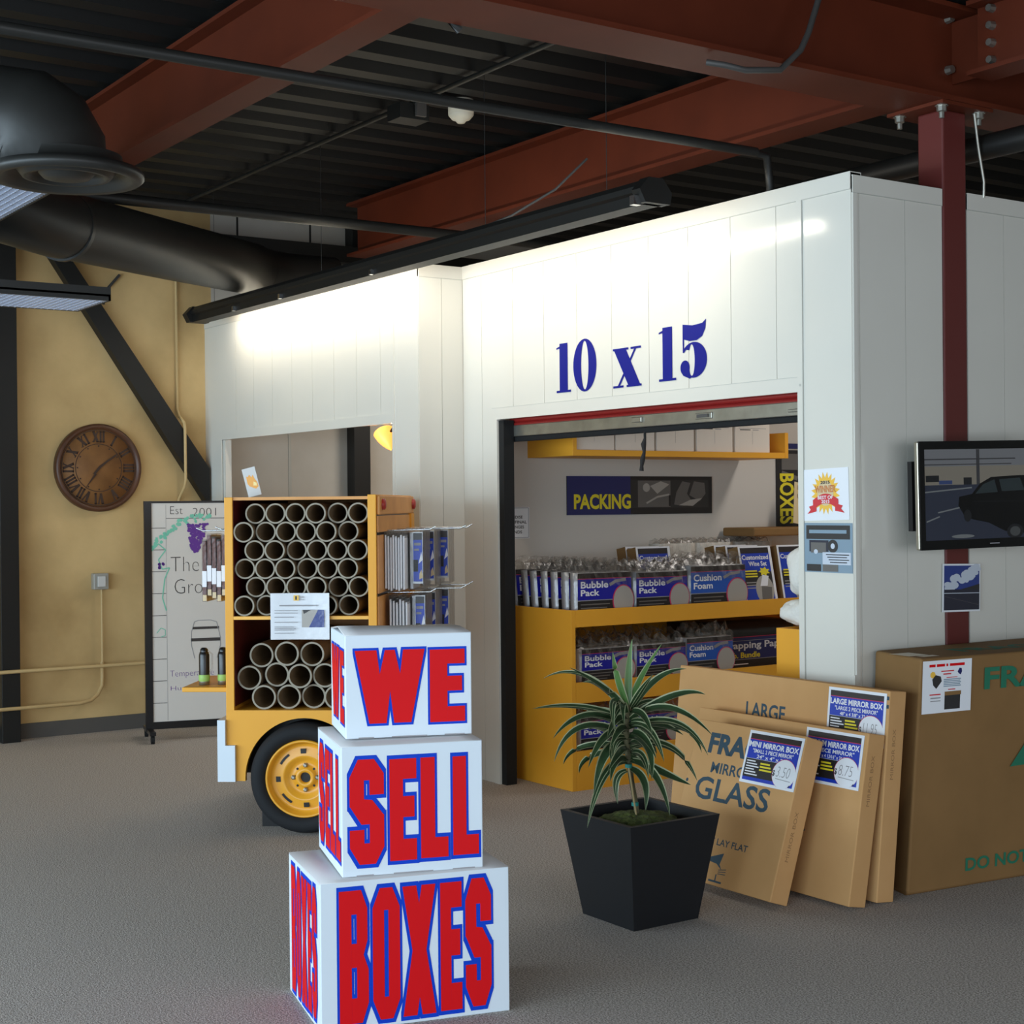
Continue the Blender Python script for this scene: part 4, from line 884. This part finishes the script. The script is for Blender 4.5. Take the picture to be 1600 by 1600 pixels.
def blue_pack(label, x, y, z, src=None, group='blue labelled packs hanging on the cart flank'):
    if src: return on_cart(dup(src, (0, 0, 0), 0, label), x, y, z)
    g = thing('hanging_pack', label, 'packing supply', (0, 0, 0), 0, group)
    MB().box(0, 0, 0, .02, .25, .29, 'silver_film').build('pouch', g, bevel=.005)
    b = MB(); Fx = frame((.0208, 0, 0), (0, 1, 0), (0, 0, 1)); Ff = front(.0, -.0008, 0)
    for F, w_ in ((Fx, .25), (front(.0, -.001, 0), .055)):
        if w_ < .1: b.box(.018, -.012, .03, .070, .0, .29, 'silver_film')
        F = F if w_ > .1 else front(.018, -.0128, 0)
        b.rect(.004, .04, w_ - .006, .285, .0, 'label_blue', F); b.rect(.004, .25, w_ - .006, .285, .0004, 'label_black', F); b.rect(.004, .09, w_ * .5, .15, .0004, 'print_black', F); b.rect(.008, .222, w_ - .012, .236, .0004, 'print_grey', F); b.rect(.008, .195, w_ * .6, .206, .0004, 'print_grey', F)
        b.poly([(w_ * .6, .05), (w_ * .95, .06), (w_ * .8, .10), (w_ * .62, .08)], .0006, 'cream', F); b.poly([(w_ * .55, .13), (w_ * .95, .15), (w_ * .8, .19)], .0006, 'print_white', F)
    b.build('printed_label', g); MB().box(-.004, -.016, -.003, .074, .256, .296, 'film').build('plastic_wrap', g)
    return on_cart(g, x, y, z)
b1 = blue_pack('blue labelled foam pack beside the white pouches on the upper hooks', .496, .30, 1.175); blue_pack('second blue labelled foam pack on the upper hooks', .515, .62, 1.175, b1); blue_pack('outermost blue labelled foam pack on the upper hooks', .555, .92, 1.175, b1)
blue_pack('blue labelled foam pack next to the white pouches on the lower hooks', .505, .30, .855, b1); blue_pack('second blue labelled foam pack on the lower hooks', .520, .62, .855, b1); blue_pack('outermost blue labelled foam pack on the lower hooks', .555, .92, .855, b1)
# brown strap packs and bottles on the left flank
g = thing('strap_pack', '', 'packing supply'); MB().box(0, 0, .03, .02, .2, .30, 'brown_strap').build('strap_bundle', g, bevel=.003); MB().box(-.001, -.002, .07, .021, .202, .15, 'print_white').build('paper_band', g); MB().box(0.001, .002, 0, .019, .198, .03, 'cream').build('folded_end', g); MB().box(-.0015, -.004, -.003, .0215, .204, .308, 'film').build('plastic_wrap', g)
g['group'] = 'brown strap packs hanging left of the cart'
for k in range(6):
    t = ('brown strap pack farthest left on the cart hook before the whiteboard', 'second brown strap pack from the left on the cart hook', 'third brown strap pack from the left on the cart hook', 'fourth brown strap pack from the left on the cart hook', 'fifth brown strap pack from the left on the cart hook', 'brown strap pack closest to the yellow cart side')[k]
    if k == 0: g['label'] = t; on_cart(g, -.530, .16, 1.13)
    else: on_cart(dup(g, (0, 0, 0), 0, t), -.530 + .0245 * k, .16, 1.13 + .014 * ((k * 2) % 3))
g = thing('bottle', '', 'bottle'); MB().lathe([(0, .0), (.026, .0), (.026, .022)], 'galvanised', 24).build('base', g); MB().lathe([(.0265, .02), (.0275, .022), (.0275, .05), (.0265, .052)], 'green_band', 24).build('label_band', g)
MB().lathe([(.026, .05), (.026, .15), (.022, .163), (.02, .165)], 'plastic_black', 24).build('bottle_body', g); MB().lathe([(.019, .163), (.019, .178), (.012, .186), (0, .187)], 'plastic_black', 20).build('cap', g); MB().tube([(.0, .03, .01), (.03, .04, .08), (.03, .04, .15), (.0, .01, .18)], .004, 'film', 6).build('plastic_tag', g)
g['label'] = 'black bottle with green band on the cart side shelf, farther from the cart'; g['group'] = 'bottles on the side shelf'
on_cart(g, -.515, .12, .7135); on_cart(dup(g, (0, 0, 0), 0, 'black bottle with green band on the side shelf, nearer the yellow cart'), -.425, .14, .7135)
# acrylic sign on the cart roof, lamp reflection painted on in orange
g = thing('acrylic_sign', 'small pale sheet with an orange lamp reflection painted on it, standing on top of the cart', 'sign'); on_cart(g, -.362, .45, 1.6475); g.rotation_euler[1] = R(-14)
MB().box(0, 0, 0, .07, .004, .15, 'grey_white').build('sheet', g); b = MB(); F = front(0, -.0006, 0); b.poly([(.012, .07), (.02, .055), (.05, .035), (.066, .045), (.064, .07), (.056, .085), (.05, .11), (.04, .1), (.032, .115), (.022, .105), (.014, .11)], 0, 'lamp_reflect', F); b.poly([(.04, .055), (.058, .05), (.06, .065), (.046, .075)], .0004, 'lamp_reflect_core', F); b.build('lamp_reflect_paint', g)

# ------------------------------------------------------------------ WE SELL BOXES stack
LET = {
 'W': [[(0, 1), (.31, 1), (.445, 0), (.20, 0)], [(.43, 1), (.57, 1), (.445, 0), (.20, 0)], [(.43, 1), (.57, 1), (.80, 0), (.555, 0)], [(.69, 1), (1, 1), (.80, 0), (.555, 0)]],
 'E': [[(0, 0), (.5, 0), (.5, 1), (0, 1)], [(.5, .80), (1, .80), (1, 1), (.5, 1)], [(.5, .425), (.92, .425), (.92, .63), (.5, .63)], [(.5, 0), (1, 0), (1, .21), (.5, .21)]],
 'L': [[(0, 0), (.52, 0), (.52, 1), (0, 1)], [(.52, 0), (1, 0), (1, .2), (.52, .2)]],
 'S': [[(0, .83), (.25, 1), (.42, 1), (.42, .60), (0, .55)], [(.42, 1), (.58, 1), (.58, .8), (.42, .8)], [(.58, 1), (.72, 1), (1, .86), (1, .66), (.58, .66)], [(0, .56), (.42, .62), (.66, .61), (1, .46), (.58, .38), (.34, .38)], [(1, .47), (1, .16), (.75, 0), (.58, 0), (.58, .42)], [(.42, 0), (.58, 0), (.58, .2), (.42, .2)], [(.42, 0), (.28, 0), (0, .16), (0, .33), (.42, .33)]],
 'B': [[(0, 0), (.42, 0), (.42, 1), (0, 1)], [(.42, .82), (.6, .82), (.6, 1), (.42, 1)], [(.6, 1), (.76, 1), (.97, .86), (.97, .62), (.82, .5), (.6, .5)], [(.42, .42), (.42, .6), (.6, .6), (.6, .42)], [(.6, .52), (.82, .52), (1, .40), (1, .15), (.78, 0), (.6, 0)], [(.42, 0), (.6, 0), (.6, .19), (.42, .19)]],
 'O': [[(0, .85), (.27, 1), (.42, 1), (.42, 0), (.27, 0), (0, .15)], [(1, .85), (.73, 1), (.58, 1), (.58, 0), (.73, 0), (1, .15)], [(.42, .83), (.58, .83), (.58, 1), (.42, 1)], [(.42, 0), (.58, 0), (.58, .17), (.42, .17)]],
 'X': [[(0, 1), (.42, 1), (1, 0), (.58, 0)], [(.58, 1), (1, 1), (.42, 0), (0, 0)]]}
def block_word(b, F, items, W_, H_, ex, ey):
    for n, (ch, u0, u1, v0, v1) in enumerate(items):
        for k, q in enumerate(LET[ch]):
            p = [((u0 + (u1 - u0) * x) * W_, (v0 + (v1 - v0) * y) * H_) for x, y in q]
            b.poly(hull([(x + a, y + c) for x, y in p for a in (-ex, ex) for c in (-ey, ey)]), .0004 + .00008 * k + .00001 * n, 'print_blue', F)
            b.poly(hull(p), .0013 + .00008 * k + .00001 * n, 'print_red', F)
def moving_box(label, loc, ang, w_, d, h, items, ex, ey, side=None, slots=True, puff=.0005):
    g = thing('moving_box', label, 'box', loc, R(ang), 'stacked white moving boxes')
    MB().box(0, 0, 0, w_, d, h - .004, 'white_print').build('carton_body', g, bevel=.003)
    b = MB(); nx = 8; v = []                           # slightly lifted top flaps
    for j in range(3):
        for i in range(nx + 1):
            v.append((w_ * i / nx, d * j / 2 * .996 + .001, h - .003 + (puff * math.sin(math.pi * j / 2) * (1 + .4 * math.cos(3 * i / nx)))))
    b.add(v, [(j * (nx + 1) + i, j * (nx + 1) + i + 1, (j + 1) * (nx + 1) + i + 1, (j + 1) * (nx + 1) + i) for j in range(2) for i in range(nx)], 'white_top', None, True)
    q = b.build('top_flaps', g); sm = q.modifiers.new('thick', 'SOLIDIFY'); sm.thickness = .004
    b = MB(); F = front(0, -.0004, 0); block_word(b, F, items, w_, h, ex, ey); b.build('front_lettering', g)
    b = MB(); F = frame((-.0004, d, 0), (0, -1, 0), (0, 0, 1)); block_word(b, F, items, d, h, ex * .8, ey); b.build('side_lettering', g)
    if slots:
        b = MB(); F = front(0, -.0006, 0)
        for u0, u1 in ((.10, .22), (.36, .64), (.78, .94)): b.rect(u0 * w_, .0, u1 * w_, .004, .0, 'print_grey', F)
        b.build('hand_slots', g)
    return g
moving_box('white box with red BOXES lettering, bottom of the stack', (-4.167, 2.128, 0), 75.6, .607, .462, .459, [('B', .095, .245, .045, .93), ('O', .268, .41, .05, .93), ('X', .425, .60, .05, .925), ('E', .625, .74, .055, .925), ('S', .76, .90, .06, .935)], .0075, .013, slots=False)
moving_box('white box with red SELL lettering, middle of the stack', (-4.180, 2.211, .4605), 71.8, .447, .452, .404, [('S', .055, .295, .09, .89), ('E', .335, .525, .10, .88), ('L', .555, .75, .105, .88), ('L', .785, .97, .11, .875)], .0075, .012)
moving_box('smaller white box with red WE lettering, top of the stack', (-4.278, 2.280, .8665), 69.6, .406, .345, .330, [('W', .075, .625, .14, .84), ('E', .665, .945, .13, .83)], .0065, .008, puff=.012)

# ------------------------------------------------------------------ planter with dracaena
g = thing('potted_plant', 'striped dracaena in a tapered square black planter on the carpet', 'potted plant', (-4.64, 3.752, 0))
hb, ht, hh, th = .158, .219, .405, .022
b = MB(); b.hexa([(-hb, -hb, 0), (hb, -hb, 0), (hb, hb, 0), (-hb, hb, 0), (-ht, -ht, hh), (ht, -ht, hh), (ht, ht, hh), (-ht, ht, hh)], 'planter_black')
b.f.pop(1); b.mi.pop(1); b.sm.pop(1)
hi = ht - th; hl = ht - .035
b.add([(-ht, -ht, hh), (ht, -ht, hh), (ht, ht, hh), (-ht, ht, hh), (-hi, -hi, hh), (hi, -hi, hh), (hi, hi, hh), (-hi, hi, hh)], [(0, 1, 5, 4), (1, 2, 6, 5), (2, 3, 7, 6), (3, 0, 4, 7)], 'planter_rim')
b.add([(-hi, -hi, hh), (hi, -hi, hh), (hi, hi, hh), (-hi, hi, hh), (-hl, -hl, hh - .09), (hl, -hl, hh - .09), (hl, hl, hh - .09), (-hl, hl, hh - .09)], [(0, 1, 5, 4), (1, 2, 6, 5), (2, 3, 7, 6), (3, 0, 4, 7), (4, 5, 6, 7)], 'planter_black')
b.build('planter', g)
bm = bmesh.new(); bmesh.ops.create_icosphere(bm, subdivisions=5, radius=1); rnd = random.Random(2)
from mathutils import noise as nz
for v_ in bm.verts:
    c = v_.co; r_ = 1 + .12 * nz.noise(c * 4) + .1 * nz.noise(c * 11) + .06 * nz.noise(c * 27)
    v_.co = Vector((c.x * .165 * r_, c.y * .165 * r_, c.z * .062 * r_))
me = bpy.data.meshes.new('moss'); bm.to_mesh(me); bm.free(); me.materials.append(M['moss'])
me.polygons.foreach_set('use_smooth', [True] * len(me.polygons))
mo = bpy.data.objects.new('moss', me); C.objects.link(mo); mo.parent = g; mo.location = (0, 0, .335); mo.scale = (1.08, 1.08, 1.1)
PS = .00248
def pp(zx, zy, dep=0.0):           # right / up / away coordinates of the plant, measured on its own plane
    rr = (800 + .225 * zx - 982) * PS; up = 1.6 - (980 + .225 * zy - 787) * PS
    return Vector((.564 * rr - .826 * dep, .826 * rr + .564 * dep, up))
b = MB(); b.tube([pp(800, 1370), pp(785, 1230, .0), pp(760, 1080, .01), pp(735, 900, .0), pp(720, 740, 0), pp(730, 540, 0)], [.011, .010, .010, .012, .013, .012], 'stem_brown', 10); b.build('stem', g)
q = MB().tube([pp(790, 1340, -.03), pp(735, 960, -.02)], .004, 'stake', 8).build('stake', g)
for zy in (960, 1225, 1335): MB().tube([pp(735 + (zy - 960) * .16, zy - 12, -.016), pp(735 + (zy - 960) * .16, zy + 12, -.016)], .014, 'tie_teal', 10).build('plant_tie', g)
LV = [((730, 540), (665, 360), (630, 165), -.03, .030), ((745, 540), (745, 320), (775, 90), .03, .030), ((750, 545), (840, 350), (985, 130), .05, .026), ((755, 560), (820, 430), (895, 310), -.10, .026), ((750, 600), (930, 370), (1140, 290), -.02, .034), ((720, 580), (570, 420), (330, 268), -.05, .034), ((720, 560), (430, 350), (155, 390), .16, .024), ((715, 590), (560, 440), (435, 432), .2, .022),
 ((750, 640), (1050, 470), (1255, 455), -.08, .036), ((720, 640), (400, 545), (70, 548), -.06, .030), ((745, 650), (1010, 545), (1285, 715), -.16, .034), ((715, 670), (430, 600), (210, 740), -.1, .032), ((745, 700), (1060, 660), (1265, 865), -.1, .036), ((715, 740), (400, 690), (218, 915), -.05, .032), ((715, 720), (560, 740), (440, 915), -.18, .034), ((740, 690), (860, 690), (942, 865), -.22, .036), ((740, 760), (850, 800), (862, 992), -.2, .036), ((715, 810), (570, 860), (480, 1110), -.14, .042), ((745, 830), (1030, 850), (1225, 1092), .05, .040), ((745, 900), (980, 1010), (1155, 1080), -.06, .038), ((740, 930), (900, 1000), (992, 1255), -.15, .034), ((730, 940), (560, 1000), (430, 1325), -.17, .034), ((715, 820), (420, 850), (290, 985), .1, .028), ((715, 860), (480, 910), (398, 1035), .06, .030), ((725, 1000), (650, 1060), (655, 1215), -.04, .03), ((740, 980), (835, 1060), (838, 1245), -.08, .034), ((745, 760), (1100, 720), (1270, 910), .1, .032), ((725, 600), (625, 500), (625, 690), -.16, .030), ((730, 620), (690, 520), (690, 640), -.14, .028), ((745, 680), (960, 690), (1130, 770), .05, .036), ((745, 620), (900, 540), (1100, 620), .12, .03), ((715, 640), (560, 600), (430, 640), .14, .03), ((715, 800), (560, 730), (480, 760), .16, .03), ((745, 860), (880, 840), (960, 930), .14, .032), ((715, 880), (620, 880), (560, 960), .12, .032), ((740, 880), (800, 900), (830, 985), .02, .034), ((715, 770), (640, 790), (600, 900), -.1, .036), ((740, 800), (870, 760), (1010, 880), .18, .032), ((715, 700), (500, 640), (330, 720), .18, .028)]
LV += [((735, 560 + 36 * i), (735 + (70 + 12 * (i % 4)) * (1 if i % 2 else -1), 560 + 36 * i - 10), (735 + (120 + 22 * (i % 3)) * (1 if i % 2 else -1), 640 + 38 * i + 30 * (i % 2)), -.12 - .03 * (i % 3), .032) for i in range(11)]
b = MB(); rnd = random.Random(9)
for n, (s0, vi, tp, dep, wd) in enumerate(LV):
    a, m_, t_ = pp(*s0), pp(*vi, dep * .6), pp(*tp, dep * 1.1); c_ = 2 * m_ - .5 * (a + t_); N = 14; v = []; wd *= 1.04
    for i in range(N + 1):
        t = i / N; p = (1 - t) ** 2 * a + 2 * t * (1 - t) * c_ + t * t * t_; d = (2 * (1 - t) * (c_ - a) + 2 * t * (t_ - c_)).normalized()
        out = Vector((a.x, a.y, 0)) ; sd = d.cross(Vector((0, 0, 1))); 
        if sd.length < .25: sd = d.cross(Vector((.826, -.564, 0)) + Vector((0, 0, .3)))
        view = Vector((.826, -.564, .25)); sd2 = d.cross(view)
        sd = (sd.normalized() * .5 + (sd2.normalized() if sd2.length > .1 else sd.normalized()) * .6 * (1 if sd2.dot(sd) >= 0 else -1)).normalized(); nn = sd.cross(d).normalized()
        w_ = wd * .5 * (math.sin(math.pi * min(1, .12 + .88 * t) ** .8) ** .8 if t < .995 else .02)
        for u, dz in ((-1, .16), (-.76, .08), (-.09, 0), (.09, 0), (.76, .08), (1, .16)): v.append(p + sd * w_ * u + nn * w_ * dz * 2)
    young = n in (0, 1, 2)
    for k, mm in enumerate(('leaf_edge', 'leaf_green', 'leaf_young' if young else 'leaf_edge' if n % 3 == 0 else 'leaf_green', 'leaf_green', 'leaf_edge')):
        if young and mm == 'leaf_green': mm = 'leaf_young'
        b.add([v[i * 6 + k + e_] for i in range(N + 1) for e_ in (0, 1)], [(2 * i, 2 * i + 1, 2 * i + 3, 2 * i + 2) for i in range(N)], mm, None, True)
b.build('foliage', g)

# ------------------------------------------------------------------ mirror boxes leaning at the corner
def price_label(g, w_, D_, H_, u1, v0, title, sub, size, price):
    lw, lh = .315, .218; x0 = u1 - lw; y0 = H_ - v0 - lh; F = front(x0, -D_ - .0006, y0)
    b = MB(); b.rect(0, 0, lw, lh, 0, 'paper', F); b.rect(.012, .012, lw - .014, lh - .012, .0004, 'label_blue', F); b.rect(.012, lh - .034, lw - .014, lh - .012, .0008, 'label_black', F); b.rect(.012, lh - .037, lw - .014, lh - .034, .0009, 'magenta_line', F)
    b.rect(.012, .026, lw * .62, lh * .47, .0008, 'print_black', F); b.rect(.012, lh * .47, lw - .06, lh * .475, .001, 'print_white', F)
    b.text(title, .014, lh * .69, lw - .032, .024, .001, 'print_white', F, .035); b.text(sub, .04, lh * .585, lw * .74, .017, .001, 'print_white', F, .02); b.text(size, .07, lh * .49, lw * .56, .015, .001, 'print_white', F, .02)
    for k in range(6): b.rect(.02, .09 - .011 * k, .07 + .012 * (k % 3), .095 - .011 * k, .001, 'print_white', F)
    for k in range(3): b.rect(.1, .084 - .013 * k, .155 + .008 * k, .091 - .013 * k, .001, 'print_yellow', F)
    b.disc(lw * .765, .063, .066, .060, .0011, 'magenta_line', F); b.disc(lw * .767, .062, .0645, .0585, .0014, 'paper', F); b.rect(lw - .012, 0, lw, lh, .0013, 'paper', F); b.rect(.17, 0, lw, .008, .0016, 'paper', F)
    b.text('$', .178, .045, .014, .028, .0017, 'print_black', F, .02); b.text(price, .20, .048, .075, .042, .0017, 'print_grey', F, -.015, .15); b.line([(.2, .04), (.285, .036)], .0025, .0017, 'print_grey', F); b.poly([(.276, .014), (.288, .014), (.286, .024)], .0017, 'navy', F)
    b.build('price_label', g)
def mirror_box(label, x0, x1, y, lean, H_, D_, title, sub, size, price, u1, v0, text):
    w_ = x1 - x0; g = thing('mirror_box', label, 'box', (x0, y, 0.001), 0, 'flat mirror cartons leaning by the corner', R(-lean))
    MB().box(0, -D_, 0, w_, 0, H_, 'cardboard').build('carton', g, bevel=.004, seg=2)
    b = MB(); F = front(0, -D_ - .0003, 0)
    for t, ua, va, wa, ha, bold in text: b.text(t, ua * w_, (1 - va - ha) * H_, wa * w_, ha * H_, 0, 'ink_teal', F, bold)
    if title.startswith('MINI'):
        b.poly([(.345 * w_, .145 * H_), (.52 * w_, .205 * H_), (.50 * w_, .13 * H_)], 0, 'ink_teal', F); b.poly([(.50 * w_, .135 * H_), (.47 * w_, .135 * H_), (.53 * w_, .10 * H_)], .0002, 'ink_teal', F)
        b.rect(.43 * w_, .02 * H_, .55 * w_, .032 * H_, 0, 'ink_teal', F); b.rect(.485 * w_, .03 * H_, .495 * w_, .07 * H_, 0, 'ink_teal', F)
        for k in range(3): b.line([(.5 * w_, (.075 + .012 * k) * H_), (.57 * w_, (.08 + .016 * k) * H_)], .003, .0001, 'ink_teal', F)
        for p in ((.01, .67), (.0, .60)): b.disc(.012 + p[0], p[1] * H_, .008, .008, 0, 'ink_teal', F, 10)
    if title.startswith('LARGE'):
        for q in (.955, .915): b.rect(w_ - .022, q * H_, w_ - .002, (q + .018) * H_, 0, 'ink_teal', F)
    b.build('printed_text', g)
    b = MB(); F = frame((w_ + .0004, -D_, 0), (0, 1, 0), (0, 0, 1)); b.text('MIRROR BOX', .03, .25 * H_ if title[0] == 'M' and title[1] == 'I' else .58 * H_, .018, .2, 0, 'ink_soft', F, 0, 0, 90); b.build('side_print', g)
    price_label(g, w_, D_, H_, u1, v0, title, sub, size, price)
    return g
mirror_box('small brown mirror carton with a mini mirror box label, frontmost of three', -5.045, -4.400, 4.302, 18.4, .665, .097, 'MINI MIRROR BOX', '"SMALL 2 PIECE MIRROR"', '24" x 4" x 24"', '3.50', .640, .010,
 [('FRAGILE', .15, .07, .74, .135, .045), ('MIRROR', .22, .255, .40, .07, .02), ('GLASS', .115, .355, .69, .145, .018), ('DO NOT LAY FLAT', .14, .715, .575, .042, .015)])
mirror_box('brown mirror carton with a medium mirror box label, middle of three', -5.21, -4.205, 4.535, 10.4, .678, .094, 'MEDIUM MIRROR BOX', '"3 PIECE MIRROR"', '36" x 4 13/16" x 26 7/8"', '8.75', .985, .012,
 [('FRAGILE', .12, .10, .5, .14, .03), ('MIRROR', .16, .30, .3, .07, .02), ('DO NOT', .25, .62, .47, .08, .02)])
mirror_box('widest brown mirror carton with a large mirror box label, rearmost of three', -5.476, -4.20, 4.69, 6.0, .837, .096, 'LARGE MIRROR BOX', '"LARGE 2 PIECE MIRROR"', '48" x 4 3/8" x 32 3/4"', '11.95', 1.262, .012,
 [('LARGE', .36, .145, .19, .08, .02), ('FRAGILE', .15, .27, .6, .13, .03)])
# big carton
g = thing('television_carton', 'big brown FRAGILE carton standing against the side wall below the television', 'box', (-4.249, 4.825, 0))
O_ = Vector((-4.249, 4.825, 0))
cs = [Vector(p) - O_ for p in [(-4.249, 4.825, .001), (-4.12, 6.05, .001), (-4.54, 6.10, .001), (-4.553, 4.935, .001), (-4.195, 4.86, .96), (-4.08, 6.08, .96), (-4.54, 6.13, .96), (-4.555, 4.985, .96)]]
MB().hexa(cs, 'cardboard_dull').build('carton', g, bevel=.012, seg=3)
x_ = (cs[1] - cs[0]); n_ = x_.cross(cs[4] - cs[0]); FF = frame(cs[0], x_, n_.cross(x_) if n_.cross(x_).z > 0 else x_.cross(n_)) @ Matrix.Translation((0, 0, .0012))
b = MB(); b.text('FRAGILE', .392, .812, .74, .094, 0, 'ink_green', FF, .03); b.text('DO NOT LAY FLAT', .317, .056, .78, .056, 0, 'ink_green', FF, .025)
b.poly([(.555, .475), (.72, .66), (.74, .48)], 0, 'ink_green', FF); b.poly([(.66, .48), (.74, .48), (.72, .36)], .0003, 'ink_green', FF)
TTf = frame(cs[4] + Vector((0, 0, .0008)), cs[5] - cs[4], cs[7] - cs[4]); b.text('FRAGILE', .36, .12, .72, .12, 0, 'ink_green', TTf, .03); b.build('printed_text', g)
b = MB(); b.rect(.03, .10, .14, .22, 0, 'tape', TTf); b.rect(.06, .05, .15, .09, .0002, 'tape', TTf); b.build('packing_tape', g)
b = MB(); PF = FF @ Matrix.Translation((.049, .733, .0008)); b.rect(0, 0, .268, .216, 0, 'paper', PF)
[b.rect(x0, .19, x1, .201, .0004, 'print_red', PF) for x0, x1 in ((.035, .068), (.075, .12), (.127, .137), (.146, .228))]; b.rect(.10, .168, .17, .173, .0004, 'ribbon_red', PF); b.rect(.112, .156, .155, .161, .0004, 'ribbon_red', PF); b.rect(.13, .142, .19, .145, .0004, 'ribbon_red', PF)
b.poly([(.19, .165), (.2, .18), (.212, .178), (.215, .165), (.208, .152), (.198, .156)], .0004, 'navy', PF)
b.poly([(.052, .14), (.07, .157), (.098, .15), (.104, .13), (.075, .1), (.058, .115)], .0006, 'photo_dark', PF); b.disc(.055, .158, .015, .014, .0004, 'orange_print', PF, 7)
for k in range(5): b.rect(.115, .134 - .007 * k, .21 - .004 * (k % 2), .138 - .007 * k, .0004, 'photo_blue', PF)
b.rect(.14, .092, .18, .096, .0004, 'ribbon_red', PF); b.rect(.04, .074, .1, .079, .0004, 'ribbon_red', PF); b.rect(.045, .06, .1, .065, .0004, 'print_grey', PF); b.rect(.045, .048, .1, .052, .0004, 'print_grey', PF)
b.rect(.122, .012, .208, .085, .0004, 'photo_dark', PF); b.rect(.122, .07, .212, .086, .0007, 'cardboard_dull', PF); b.build('printed_sheet', g)
